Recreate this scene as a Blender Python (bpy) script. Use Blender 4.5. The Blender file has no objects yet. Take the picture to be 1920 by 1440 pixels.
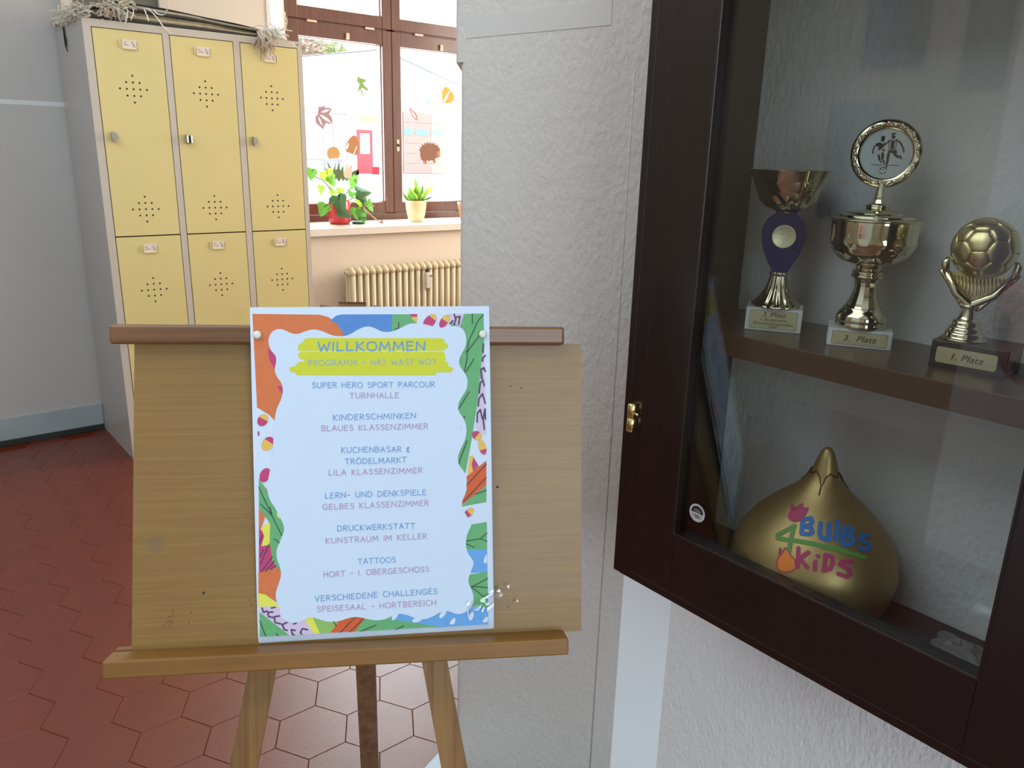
import bpy, bmesh, math, random
from mathutils import Vector, Matrix
rnd = random.Random(7)
S = bpy.context.scene
COL = S.collection
PI = math.pi
V = Vector

# ------------------------------------------------------------------ camera, sky, daylight, exposure
CAM_POS = V((0.0, 0.0, 1.345))
PITCH, ROLL, HEAD = math.radians(16.334), math.radians(1.490), math.radians(50.56)
fw = V((math.cos(PITCH)*math.cos(HEAD), math.cos(PITCH)*math.sin(HEAD), -math.sin(PITCH)))
r0 = V((math.sin(HEAD), -math.cos(HEAD), 0)); u0 = r0.cross(fw)
rt = r0*math.cos(ROLL) + u0*math.sin(ROLL); up = -r0*math.sin(ROLL) + u0*math.cos(ROLL)
cam_data = bpy.data.cameras.new('camera'); cam = bpy.data.objects.new('camera', cam_data); COL.objects.link(cam)
cam_data.sensor_width = 36; cam_data.lens = 1475.0/1920*36; cam_data.clip_start = 0.02; cam_data.clip_end = 300
M = Matrix((rt, up, -fw)).transposed().to_4x4(); M.translation = CAM_POS
cam.matrix_world = M; S.camera = cam

w = bpy.data.worlds.new('overcast_sky'); S.world = w; w.use_nodes = True
bg = w.node_tree.nodes['Background']; bg.inputs[0].default_value = (0.90, 0.96, 1.0, 1); bg.inputs[1].default_value = 2.5

def area(name, loc, target, sx, sy, power, color):
    l = bpy.data.lights.new(name, 'AREA'); l.shape = 'RECTANGLE'; l.size = sx; l.size_y = sy; l.energy = power; l.color = color
    o = bpy.data.objects.new(name, l); COL.objects.link(o); o.location = loc
    o.rotation_euler = (V(target)-V(loc)).to_track_quat('-Z', 'Y').to_euler()
    return o
# daylight entering by the hall window behind the camera and by the side window of the alcove
area('daylight_hall_window', (-0.6, -2.75, 1.75), (-0.6, 0, 1.75), 2.3, 1.8, 64, (0.70, 0.85, 1.0))
area('overhead_fill', (-1.0, 1.6, 3.22), (-1.0, 1.6, 0), 2.4, 3.6, 80, (0.86, 0.93, 1.0))  # added overhead fill light under the closed ceiling, which has no skylight
area('daylight_alcove_window', (4.72, 2.6, 1.85), (0, 2.6, 1.85), 1.5, 1.7, 92, (1.0, 0.92, 0.78))
area('daylight_far_window', (2.655, 4.62, 1.9), (2.655, 0, 1.5), 1.3, 1.9, 140, (0.87, 0.93, 1.0))

vs = S.view_settings; vs.view_transform = 'Standard'; vs.look = 'None'; vs.exposure = 0.0; vs.gamma = 1.0; vs.use_curve_mapping = False
try:
    S.cycles.max_bounces = 8; S.cycles.transparent_max_bounces = 12; S.cycles.sample_clamp_indirect = 4.0
    S.cycles.caustics_reflective = False; S.cycles.caustics_refractive = False
except Exception: pass

# ------------------------------------------------------------------ materials
def srgb(r, g, b):
    f = lambda c: (c/255/12.92) if c/255 <= 0.04045 else ((c/255+0.055)/1.055)**2.4
    return (f(r), f(g), f(b), 1)
MATS = {}
def mat(name, col, rough=0.5, metal=0.0, bump=None, var=None, coat=0.0, spec=None, bdist=0.002):
    """col: linear rgb; bump: (scale, strength[, kind]); var: (scale, amount) brightness mottling"""
    if name in MATS: return MATS[name]
    m = bpy.data.materials.new(name); m.use_nodes = True; MATS[name] = m
    nt = m.node_tree; N = nt.nodes; L = nt.links; b = N['Principled BSDF']
    c = (col[0], col[1], col[2], 1)
    b.inputs['Base Color'].default_value = c; b.inputs['Roughness'].default_value = rough; b.inputs['Metallic'].default_value = metal
    if coat: b.inputs['Coat Weight'].default_value = coat; b.inputs['Coat Roughness'].default_value = 0.12
    if spec is not None: b.inputs['Specular IOR Level'].default_value = spec
    m.diffuse_color = c
    tc = N.new('ShaderNodeTexCoord')
    if var:
        n = N.new('ShaderNodeTexNoise'); n.inputs['Scale'].default_value = var[0]; n.inputs['Detail'].default_value = 5
        L.new(tc.outputs['Object'], n.inputs['Vector'])
        r = N.new('ShaderNodeMapRange'); r.inputs[1].default_value = 0.3; r.inputs[2].default_value = 0.7
        r.inputs[3].default_value = 1-var[1]; r.inputs[4].default_value = 1+var[1]
        L.new(n.outputs['Fac'], r.inputs[0])
        x = N.new('ShaderNodeVectorMath'); x.operation = 'SCALE'; x.inputs[0].default_value = c[:3]
        L.new(r.outputs[0], x.inputs['Scale']); L.new(x.outputs[0], b.inputs['Base Color'])
    if bump:
        n = N.new('ShaderNodeTexNoise'); n.inputs['Scale'].default_value = bump[0]; n.inputs['Detail'].default_value = 6
        L.new(tc.outputs['Object'], n.inputs['Vector'])
        bp = N.new('ShaderNodeBump'); bp.inputs['Strength'].default_value = bump[1]; bp.inputs['Distance'].default_value = bdist
        L.new(n.outputs['Fac'], bp.inputs['Height']); L.new(bp.outputs[0], b.inputs['Normal'])
    return m
def wood(name, c1, c2, scale=(3, 60, 60), rough=0.45, coat=0.0, contrast=(0.35, 0.65), bump=0.08):
    """grain along local X when scale = (small, big, big)"""
    if name in MATS: return MATS[name]
    m = bpy.data.materials.new(name); m.use_nodes = True; MATS[name] = m
    nt = m.node_tree; N = nt.nodes; L = nt.links; b = N['Principled BSDF']; b.inputs['Roughness'].default_value = rough
    if coat: b.inputs['Coat Weight'].default_value = coat; b.inputs['Coat Roughness'].default_value = 0.15
    tc = N.new('ShaderNodeTexCoord'); mp = N.new('ShaderNodeMapping'); mp.inputs['Scale'].default_value = scale
    n = N.new('ShaderNodeTexNoise'); n.inputs['Scale'].default_value = 1; n.inputs['Detail'].default_value = 6; n.inputs['Roughness'].default_value = 0.6; n.inputs['Distortion'].default_value = 0.4
    L.new(tc.outputs['Object'], mp.inputs[0]); L.new(mp.outputs[0], n.inputs['Vector'])
    n2 = N.new('ShaderNodeTexNoise'); n2.inputs['Scale'].default_value = 9; n2.inputs['Detail'].default_value = 3
    L.new(tc.outputs['Object'], n2.inputs['Vector'])
    ad = N.new('ShaderNodeMath'); ad.operation = 'MULTIPLY_ADD'; ad.inputs[1].default_value = 0.35; L.new(n2.outputs['Fac'], ad.inputs[0]); L.new(n.outputs['Fac'], ad.inputs[2])
    r = N.new('ShaderNodeValToRGB'); r.color_ramp.elements[0].position = contrast[0]+0.17; r.color_ramp.elements[1].position = contrast[1]+0.17
    r.color_ramp.elements[0].color = (*c1[:3], 1); r.color_ramp.elements[1].color = (*c2[:3], 1)
    L.new(ad.outputs[0], r.inputs[0]); L.new(r.outputs[0], b.inputs['Base Color'])
    bp = N.new('ShaderNodeBump'); bp.inputs['Strength'].default_value = bump; bp.inputs['Distance'].default_value = 0.001
    L.new(n.outputs['Fac'], bp.inputs['Height']); L.new(bp.outputs[0], b.inputs['Normal'])
    m.diffuse_color = (*c2[:3], 1)
    return m
def glass(name, tint=(1, 1, 1), base=0.045):
    m = bpy.data.materials.new(name); m.use_nodes = True; nt = m.node_tree; N = nt.nodes; L = nt.links
    N.remove(N['Principled BSDF']); out = N['Material Output']
    t = N.new('ShaderNodeBsdfTransparent'); t.inputs[0].default_value = (*tint, 1)
    g = N.new('ShaderNodeBsdfGlossy'); g.inputs['Roughness'].default_value = 0.0
    lw = N.new('ShaderNodeLayerWeight'); lw.inputs[0].default_value = 0.5
    p = N.new('ShaderNodeMath'); p.operation = 'POWER'; p.inputs[1].default_value = 4.5; L.new(lw.outputs['Facing'], p.inputs[0])
    q = N.new('ShaderNodeMath'); q.operation = 'MULTIPLY_ADD'; q.inputs[1].default_value = 0.9; q.inputs[2].default_value = base; L.new(p.outputs[0], q.inputs[0])
    mx = N.new('ShaderNodeMixShader'); L.new(q.outputs[0], mx.inputs[0]); L.new(t.outputs[0], mx.inputs[1]); L.new(g.outputs[0], mx.inputs[2])
    L.new(mx.outputs[0], out.inputs[0]); MATS[name] = m; return m
def plaster(name, col, relief=0.35, scale=70, var=0.05):
    """rough painted plaster: fine grain plus trowel blobs"""
    m = bpy.data.materials.new(name); m.use_nodes = True; MATS[name] = m; nt = m.node_tree; N = nt.nodes; L = nt.links; b = N['Principled BSDF']
    b.inputs['Roughness'].default_value = 0.6
    tc = N.new('ShaderNodeTexCoord')
    mp = N.new('ShaderNodeMapping'); mp.inputs['Scale'].default_value = (1, 1, 0.62); L.new(tc.outputs['Object'], mp.inputs[0])
    n = N.new('ShaderNodeTexNoise'); n.inputs['Scale'].default_value = scale; n.inputs['Detail'].default_value = 5; n.inputs['Distortion'].default_value = 0.15; L.new(mp.outputs[0], n.inputs['Vector'])
    k = N.new('ShaderNodeTexNoise'); k.inputs['Scale'].default_value = scale*0.45; k.inputs['Detail'].default_value = 2; L.new(mp.outputs[0], k.inputs['Vector'])
    a = N.new('ShaderNodeMath'); a.operation = 'MULTIPLY_ADD'; a.inputs[1].default_value = 0.9; L.new(k.outputs['Fac'], a.inputs[0]); L.new(n.outputs['Fac'], a.inputs[2])
    bp = N.new('ShaderNodeBump'); bp.inputs['Strength'].default_value = relief; bp.inputs['Distance'].default_value = 0.004; L.new(a.outputs[0], bp.inputs['Height']); L.new(bp.outputs[0], b.inputs['Normal'])
    z = N.new('ShaderNodeTexNoise'); z.inputs['Scale'].default_value = 2.2; z.inputs['Detail'].default_value = 4; L.new(tc.outputs['Object'], z.inputs['Vector'])
    r = N.new('ShaderNodeMapRange'); r.inputs[1].default_value = 0.3; r.inputs[2].default_value = 0.7; r.inputs[3].default_value = 1-var; r.inputs[4].default_value = 1+var; L.new(z.outputs['Fac'], r.inputs[0])
    x = N.new('ShaderNodeVectorMath'); x.operation = 'SCALE'; x.inputs[0].default_value = col[:3]; L.new(r.outputs[0], x.inputs['Scale']); L.new(x.outputs[0], b.inputs['Base Color'])
    return m

# ------------------------------------------------------------------ mesh builder
class MB:
    def __init__(s): s.v = []; s.f = []; s.m = []; s.sm = []; s.mats = []
    def mi(s, m):
        if m is None: return 0
        if m not in s.mats: s.mats.append(m)
        return s.mats.index(m)
    def add(s, vs, fs, m=None, smooth=False):
        o = len(s.v); k = s.mi(m)
        s.v += [V(p) for p in vs]
        for f in fs: s.f.append([i+o for i in f]); s.m.append(k); s.sm.append(smooth)
        return s
    def box(s, a, b, m=None, bev=0.0, T=None):
        (x0, y0, z0), (x1, y1, z1) = a, b
        x0, x1 = min(x0, x1), max(x0, x1); y0, y1 = min(y0, y1), max(y0, y1); z0, z1 = min(z0, z1), max(z0, z1)
        if bev > 0:
            bm = bmesh.new(); bmesh.ops.create_cube(bm, size=1.0)
            for q in bm.verts: q.co = V(((q.co.x+.5)*(x1-x0)+x0, (q.co.y+.5)*(y1-y0)+y0, (q.co.z+.5)*(z1-z0)+z0))
            bmesh.ops.bevel(bm, geom=bm.edges[:]+bm.verts[:], offset=bev, segments=2, profile=0.5, affect='EDGES')
            s.bm(bm, m, T); bm.free(); return s
        vs = [(x0,y0,z0),(x1,y0,z0),(x1,y1,z0),(x0,y1,z0),(x0,y0,z1),(x1,y0,z1),(x1,y1,z1),(x0,y1,z1)]
        if T: vs = [T(V(p)) for p in vs]
        return s.add(vs, [(0,3,2,1),(4,5,6,7),(0,1,5,4),(1,2,6,5),(2,3,7,6),(3,0,4,7)], m)
    def bm(s, bm, m=None, T=None, smooth=False):
        bm.verts.index_update()
        vs = [q.co.copy() for q in bm.verts]
        if T: vs = [T(p) for p in vs]
        return s.add(vs, [[q.index for q in f.verts] for f in bm.faces], m, smooth)
    def prism(s, poly, z0, z1, m=None):
        n = len(poly); vs = [(p[0], p[1], z0) for p in poly]+[(p[0], p[1], z1) for p in poly]
        ar = sum(poly[i][0]*poly[(i+1)%n][1]-poly[(i+1)%n][0]*poly[i][1] for i in range(n))
        fs = [list(range(n))[::-1], list(range(n, 2*n))]+[(i, (i+1)%n, n+(i+1)%n, n+i) for i in range(n)]
        if ar < 0: fs = [f[::-1] for f in fs]
        return s.add(vs, fs, m)
    def extrude(s, pts, off, m=None):
        """flat polygon pts (3-D) pushed along off"""
        n = len(pts); off = V(off); vs = [V(p) for p in pts]+[V(p)+off for p in pts]
        return s.add(vs, [list(range(n)), list(range(n, 2*n))[::-1]]+[(i, n+i, n+(i+1)%n, (i+1)%n) for i in range(n)], m)
    def lathe(s, prof, at, m=None, seg=40, T=None, smooth=True, mod=None, cap=True):
        """prof: (r, z) list bottom to top; mod(r, z, t) -> r"""
        at = V(at); vs = []; fs = []; n = len(prof)
        for i, (r, z) in enumerate(prof):
            for k in range(seg):
                t = 2*PI*k/seg; rr = mod(r, z, t) if mod else r
                vs.append(V((rr*math.cos(t), rr*math.sin(t), z)))
        for i in range(n-1):
            for k in range(seg):
                a, b = i*seg+k, i*seg+(k+1) % seg; fs.append((a, b, b+seg, a+seg))
        if cap:
            if prof[0][0] > 1e-5: fs.append(list(range(seg))[::-1])
            if prof[-1][0] > 1e-5: fs.append([(n-1)*seg+k for k in range(seg)])
        vs = [(T(p) if T else p)+at for p in vs]
        return s.add(vs, fs, m, smooth)
    def tube(s, path, r, m=None, seg=10, cap=True, smooth=True):
        path = [V(p) for p in path]; n = len(path); rs = r if isinstance(r, (list, tuple)) else [r]*n
        vs = []; fs = []; up = None
        for i, p in enumerate(path):
            d = (path[min(i+1, n-1)]-path[max(i-1, 0)])
            d = d.normalized() if d.length > 1e-9 else V((0, 0, 1))
            if up is None:
                up = V((0, 0, 1)) if abs(d.z) < 0.9 else V((1, 0, 0))
            a = d.cross(up); a = a.normalized() if a.length > 1e-6 else d.orthogonal().normalized(); b = a.cross(d).normalized(); up = b
            for k in range(seg):
                t = 2*PI*k/seg; vs.append(p+a*(rs[i]*math.cos(t))+b*(rs[i]*math.sin(t)))
        for i in range(n-1):
            for k in range(seg):
                c, e = i*seg+k, i*seg+(k+1) % seg; fs.append((c, e, e+seg, c+seg))
        if cap: fs.append(list(range(seg))[::-1]); fs.append([(n-1)*seg+k for k in range(seg)])
        return s.add(vs, fs, m, smooth)
    def sphere(s, c, r, m=None, seg=16, sc=(1, 1, 1), T=None):
        c = V(c); bm = bmesh.new(); bmesh.ops.create_uvsphere(bm, u_segments=seg, v_segments=max(6, seg//2), radius=1)
        def G(p):
            q = V((p.x*r*sc[0], p.y*r*sc[1], p.z*r*sc[2])); return (T(q) if T else q)+c
        s.bm(bm, m, G, True); bm.free(); return s
    def ribbon(s, pts, width, normal, m=None, caps=True):
        """flat stroke of given width along pts on a surface with normal(s)"""
        h = width/2; s.rc = getattr(s, 'rc', 0)+1
        nn = [V(q) for q in normal] if isinstance(normal, list) else [V(normal)]*len(pts)
        pts = [V(p)+n*((s.rc % 9)*4e-6) for p, n in zip(pts, nn)]
        for i in range(len(pts)-1):
            a, b = pts[i], pts[i+1]
            if (b-a).length < 1e-7: continue
            sa = nn[i].cross(b-a).normalized()*h; sb = nn[i+1].cross(b-a).normalized()*h
            s.add([a-sa, b-sb, b+sb, a+sa], [(0, 1, 2, 3)], m)
        if caps:
            seen = set()
            for i_, (p, n) in enumerate(zip(pts, nn)):
                ky = (round(p.x, 6), round(p.y, 6), round(p.z, 6))
                if ky in seen: continue
                seen.add(ky); p = p+n*(4e-5+(i_ % 5)*1.5e-6)
                x = n.orthogonal().normalized(); y = n.cross(x).normalized()
                s.add([p+x*(h*math.cos(2*PI*k/10))+y*(h*math.sin(2*PI*k/10)) for k in range(10)], [list(range(10))], m)
        return s
def new_obj(name, mb, m=None, inv=None):
    me = bpy.data.meshes.new(name)
    vs = [inv @ p for p in mb.v] if inv is not None else mb.v
    me.from_pydata([tuple(p) for p in vs], [], mb.f)
    ms = mb.mats if mb.mats else [m]
    for x in ms: me.materials.append(x)
    for p, k, q in zip(me.polygons, mb.m, mb.sm): p.material_index = k; p.use_smooth = q
    me.update()
    o = bpy.data.objects.new(name, me); COL.objects.link(o); return o
class Thing:
    """an Empty at the thing's base that parents its parts; mesh builders are given in world coordinates unless local"""
    def __init__(s, name, label, cat, loc, group=None, frame=None):
        s.e = bpy.data.objects.new(name, None); COL.objects.link(s.e); s.e.empty_display_size = 0.05
        s.M = (frame.copy() if frame else Matrix()); s.M.translation = V(loc); s.e.matrix_world = s.M; s.inv = s.M.inverted()
        s.e['label'] = label; s.e['category'] = cat
        if group: s.e['group'] = group
    def part(s, name, mb, m=None, of=None, label=None, local=False, kind=None):
        o = new_obj(name, mb, m, None if local else s.inv); o.parent = of or s.e
        if label: o['label'] = label
        if kind: o['kind'] = kind
        return o
def single(name, mb, m, label, cat, group=None, loc=None):
    loc = V(loc) if loc else V((0, 0, 0)); o = new_obj(name, mb, m, Matrix.Translation(-loc)); o.location = loc
    o['label'] = label; o['category'] = cat
    if group: o['group'] = group
    return o
def struct(name, mb, m, label=None, parent=None):
    o = new_obj(name, mb, m)
    if parent: o.parent = parent
    else: o['kind'] = 'structure'
    if label: o['label'] = label
    return o
def text_mb(mb, txt, size, T, m, shear=0.0, align='CENTER', width=None):
    """letters as flat mesh; T maps (x, y) of the lettering plane to 3-D"""
    c = bpy.data.curves.new('lettering', 'FONT'); c.body = txt; c.size = size; c.shear = shear; c.align_x = align; c.resolution_u = 3
    o = bpy.data.objects.new('lettering', c); me = bpy.data.meshes.new_from_object(o)
    xs = [q.co.x for q in me.vertices]
    k = 1.0
    if width and xs: k = width/(max(xs)-min(xs))
    mb.add([T(q.co.x*k, q.co.y) for q in me.vertices], [list(p.vertices) for p in me.polygons], m)
    bpy.data.objects.remove(o); bpy.data.meshes.remove(me); bpy.data.curves.remove(c)
def frame_of(x, y, z, loc=(0, 0, 0)):
    m = Matrix((V(x), V(y), V(z))).transposed().to_4x4(); m.translation = V(loc); return m
ART=[["lilac",[[96.5,200.4],[118.3,200.3],[110.6,182.2],[97.3,182.3]]],["orange",[[-145.7,201.9],[-64.3,200.3],[-53.7,197.2],[-45.0,190.8],[-37.2,179.9],[-33.9,170.8],[-81.1,151.5],[-108.8,126.7],[-111.0,101.6],[-117.5,85.5],[-122.2,69.5],[-128.1,76.4],[-142.6,86.1]]],["magenta",[[-128.4,159.6],[-116.1,148.4],[-119.1,130.5],[-126.6,144.6]]],["magenta",[[-118.6,113.4],[-110.0,110.6],[-110.9,100.7],[-115.0,106.2]]],["blue",[[-52.1,192.7],[-44.8,198.9],[-37.7,200.5],[25.3,200.3],[23.5,170.2],[-33.9,170.8],[-38.1,180.8],[-45.0,189.9]]],["green",[[25.3,200.3],[48.2,200.2],[51.1,193.7],[56.4,190.0],[40.7,171.8],[23.0,172.0]]],["magenta",[[47.1,200.5],[56.6,200.5],[56.5,196.4],[49.4,196.5]]],["yolk",[[49.4,196.9],[56.5,196.8],[56.0,189.3],[50.6,193.4]]],["green",[[116.5,200.3],[141.0,200.5],[141.7,170.8],[136.8,133.7],[131.3,85.5],[125.1,48.4],[114.5,-4.4],[92.8,4.7],[99.7,189.7],[110.3,183.7]]],["lilac",[[141.5,163.4],[141.8,43.3],[134.4,47.2],[128.5,53.9],[131.9,85.5],[137.1,133.7]]],["yolk",[[119.9,16.8],[124.6,18.6],[130.9,3.4],[120.4,-7.4],[117.1,-5.4]]],["magenta",[[125.5,15.7],[131.8,4.3],[124.3,-2.0],[122.5,7.4]]],["red",[[141.7,11.0],[114.8,-9.5],[104.8,-48.3],[141.2,-21.1]]],["green",[[141.2,-20.4],[141.0,-42.7],[106.7,-47.7]]],["green",[[141.0,-68.6],[121.2,-71.1],[107.8,-91.5],[111.4,-103.8],[140.9,-104.6]]],["blue2",[[111.4,-102.9],[140.9,-104.3],[140.8,-133.8],[116.5,-134.0],[111.2,-114.1]]],["green",[[140.9,-133.2],[141.0,-181.0],[111.9,-182.6],[110.8,-136.6]]],["blue2",[[141.0,-180.4],[140.7,-201.9],[74.4,-201.9],[63.3,-199.8],[12.2,-186.9],[12.5,-172.1],[93.4,-173.1]]],["green",[[-38.2,-178.4],[1.5,-180.7],[23.1,-189.1],[78.1,-201.4],[-30.5,-201.0]]],["leaf",[[-87.9,-173.6],[-29.2,-177.1],[-58.3,-200.5],[-74.3,-200.4]]],["red",[[-41.7,-176.3],[-13.0,-178.0],[-15.8,-184.3],[-29.6,-200.8],[-59.6,-200.4]]],["yellow",[[-96.9,-178.5],[-82.7,-175.7],[-72.5,-200.3],[-81.8,-200.3],[-91.8,-189.8]]],["lilac",[[-144.7,-162.0],[-119.4,-161.7],[-112.7,-179.4],[-93.3,-176.9],[-80.0,-200.4],[-111.4,-200.6],[-144.9,-170.2]]],["green",[[-145.4,-168.9],[-109.7,-200.4],[-145.5,-199.9]]],["orange",[[-145.5,-119.4],[-113.9,-112.0],[-114.4,-132.0],[-121.1,-160.7],[-137.4,-147.9],[-146.1,-145.8]]],["yellow",[[-146.1,-145.3],[-137.4,-147.6],[-120.3,-163.6],[-146.4,-162.1]]],["magenta",[[-143.7,-63.5],[-139.7,-68.2],[-137.5,-73.7],[-140.4,-85.3],[-129.9,-81.3],[-121.8,-113.4],[-145.0,-119.8]]],["yellow",[[-141.1,-64.0],[-130.2,-56.0],[-115.4,-59.3],[-121.2,-84.4],[-141.3,-86.7],[-137.5,-74.3]]],["orange",[[-143.2,-39.2],[-135.8,-49.4],[-141.1,-64.5],[-143.8,-66.2]]],["green",[[-142.4,-1.9],[-134.5,-14.3],[-130.3,-22.6],[-126.7,-33.5],[-108.5,-63.3],[-112.4,-81.2],[-119.7,-95.4],[-114.1,-121.1],[-118.8,-119.4],[-128.3,-105.8],[-131.1,-82.2],[-130.2,-58.7],[-143.2,-38.3]]],["yellow",[[-122.1,-45.5],[-118.3,-47.4],[-118.4,-53.8],[-121.3,-50.0]]],["orange",[[-134.5,-14.3],[-131.9,-16.2],[-132.4,-21.6]]]]
BLOB=[[-127.5,166.4],[-126.0,174.4],[-122.0,180.3],[-115.4,183.3],[-107.6,182.0],[-99.8,177.2],[-91.1,176.2],[-82.3,179.9],[-72.6,182.5],[-62.9,180.5],[-54.2,176.1],[-45.4,173.3],[-34.7,173.0],[-25.8,176.2],[-16.7,182.4],[-5.9,185.8],[3.0,183.2],[10.1,179.1],[17.3,177.6],[26.4,178.9],[35.5,182.9],[44.7,187.9],[53.8,189.1],[68.4,187.2],[81.1,182.5],[95.9,183.6],[103.3,185.1],[110.6,183.7],[116.1,178.5],[118.7,169.2],[117.6,158.1],[111.9,148.9],[108.1,140.6],[109.8,132.3],[117.0,122.9],[119.7,113.6],[117.6,102.5],[111.0,93.3],[106.2,84.2],[106.9,74.9],[114.2,65.4],[117.2,54.2],[115.6,39.3],[108.9,27.4],[104.7,17.3],[105.8,6.1],[114.0,-3.5],[116.6,-12.9],[114.6,-24.0],[116.5,-20.8],[114.5,-30.0],[109.7,-39.2],[108.6,-47.6],[114.0,-58.1],[122.2,-70.6],[115.4,-82.4],[112.8,-95.4],[115.0,-106.8],[120.5,-114.5],[123.8,-121.3],[120.3,-129.5],[115.8,-140.6],[116.2,-148.1],[121.6,-159.7],[122.4,-171.0],[118.5,-180.2],[110.0,-185.3],[100.6,-186.7],[89.6,-181.3],[80.3,-181.7],[70.9,-186.8],[59.8,-190.8],[48.8,-189.2],[37.8,-183.8],[26.9,-180.8],[17.8,-183.6],[8.6,-187.7],[-2.3,-188.3],[-13.1,-185.8],[-22.1,-182.7],[-31.1,-181.9],[-40.1,-183.8],[-49.1,-186.5],[-61.6,-186.7],[-72.2,-182.8],[-81.0,-179.1],[-88.1,-180.0],[-97.0,-184.9],[-105.8,-185.3],[-114.6,-182.0],[-120.5,-174.4],[-120.8,-164.3],[-124.5,-156.9],[-125.7,-147.7],[-122.3,-137.0],[-117.7,-124.5],[-119.2,-113.5],[-123.3,-102.5],[-123.1,-91.6],[-117.6,-79.2],[-113.0,-68.5],[-113.7,-61.2],[-118.7,-50.1],[-123.7,-39.1],[-128.8,-31.6],[-131.2,-24.3],[-132.8,-15.3],[-132.7,-11.2],[-125.9,21.0],[-123.5,47.9],[-122.2,68.6],[-119.3,83.8],[-112.9,96.2],[-110.6,107.0],[-112.5,116.0],[-118.4,124.2],[-120.8,132.3],[-118.0,143.0],[-118.7,150.2],[-124.6,156.5]]
PETALS=[[72.1,190.8,11.2,6.5,-50,"magenta","yolk",0.25],[90.8,191.1,9.5,4.9,-55,"magenta","yolk",0.45],[-136.1,70.2,7.9,6.1,-60,"magenta","yolk",0.4],[-130.8,40.9,9.5,6.8,-55,"yolk","magenta",0.35],[-114.9,44.4,6.8,3.4,100,"yolk","magenta",0.5],[-141.5,53.8,3.2,1.1,90,"magenta","magenta",0.5],[-120.9,10.3,6.8,4.3,-75,"yolk","magenta",0.35],[-134.8,1.8,9.2,6.1,-65,"magenta","magenta",0.5],[-117.8,-24.4,11.6,5.1,72,"magenta","yolk",0.5],[130.2,43.6,6.8,5.7,40,"magenta","yolk",0.5],[136.9,28.3,9.9,4.9,75,"yolk","magenta",0.35],[118.1,-55.6,7.6,4.6,-40,"magenta","yolk",0.5]]
SEEDS=[[21.4,-183.8,55],[49.1,-190.7,10],[82.1,-185.2,50],[94.5,-196.6,60],[118.9,-189.6,70],[137.0,-197.3,60],[139.6,-116.4,70]]
VEINS=[[[119.4,150.7],[121.5,165.5],[134.9,193.1],[141.0,198.7]],[[119.7,151.6],[136.5,174.6]],[[126.7,200.2],[126.5,187.6]],[[118.5,152.5],[119.3,145.1],[115.2,125.7]],[[117.1,125.7],[127.6,142.2]],[[107.0,78.6],[121.3,100.6]],[[109.7,54.4],[114.6,69.1]],[[105.8,8.0],[117.1,37.4]],[[32.9,190.2],[32.8,182.0]],[[28.2,181.1],[31.0,182.4]],[[-142.6,-13.1],[-126.6,-51.6],[-114.9,-77.5]],[[-141.0,-33.9],[-128.3,-47.9]],[[-129.8,-37.9],[-127.1,-50.7]],[[-125.4,-77.9],[-119.4,-83.6]],[[-145.1,-180.2],[-138.6,-199.6]],[[-125.4,-196.8],[-124.1,-200.2]],[[119.9,-152.1],[141.1,-141.9]],[[119.9,-151.1],[140.9,-154.2]],[[119.9,-152.1],[140.6,-170.2]],[[114.4,-92.1],[132.2,-89.8],[141.3,-82.7]],[[132.2,-89.8],[141.1,-93.9]],[[113.4,-95.5],[124.5,-101.0]],[[127.1,-32.0],[141.1,-27.3]],[[-21.5,-200.8],[-2.4,-194.0]],[[22.0,-201.3],[32.5,-196.9]],[[-55.3,-186.5],[-51.9,-192.3]],[[-47.6,-200.8],[-28.4,-182.6]],[[-35.0,-200.7],[-18.5,-185.1]],[[116.5,-18.9],[141.6,6.4]],[[111.5,-41.1],[141.3,-10.5]],[[-142.6,-108.7],[-131.7,-83.9]],[[-142.8,-99.7],[-138.8,-90.8]],[[-142.0,-118.7],[-128.2,-100.4]],[[-136.8,-118.4],[-126.0,-105.9]],[[-130.6,-116.6],[-124.4,-111.5]],[[-143.0,-83.4],[-140.1,-72.7]]]
ARCS=[[[139.9,130.0],[136.7,128.2],[137.8,117.0]],[[142.3,126.2],[140.5,130.9],[136.7,129.1],[137.1,117.0]],[[140.6,107.6],[138.9,115.1],[135.5,111.4],[133.8,98.4]],[[141.6,85.2],[138.0,97.4],[133.3,91.0],[132.4,81.7]],[[137.5,64.8],[134.9,77.0],[131.1,72.4],[130.5,61.3]],[[141.3,64.7],[141.1,77.8],[138.4,64.8],[139.7,51.7]],[[142.6,146.7],[139.4,143.9],[138.7,139.3]],[[140.4,161.6],[139.5,150.4]],[[103.3,186.9],[105.3,193.3],[103.5,199.8]],[[106.2,196.1],[110.9,197.0],[108.8,186.9]],[[97.8,187.9],[101.5,191.5]],[[-142.1,-164.0],[-140.5,-169.5],[-136.1,-168.0]],[[-129.2,-169.7],[-135.3,-169.8],[-134.5,-175.3],[-129.3,-176.6]],[[-121.4,-175.2],[-127.6,-175.8],[-126.8,-183.1],[-119.9,-185.3]],[[-112.5,-184.0],[-118.2,-186.3],[-115.7,-192.9],[-112.2,-194.0]],[[-102.5,-194.6],[-107.4,-193.4],[-106.1,-199.5],[-104.0,-200.0]],[[-87.5,-194.6],[-93.7,-193.0],[-96.4,-197.7],[-94.7,-199.7]],[[-101.4,-185.5],[-104.4,-186.3]],[[-126.4,-164.0],[-130.8,-164.7]]]
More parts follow.
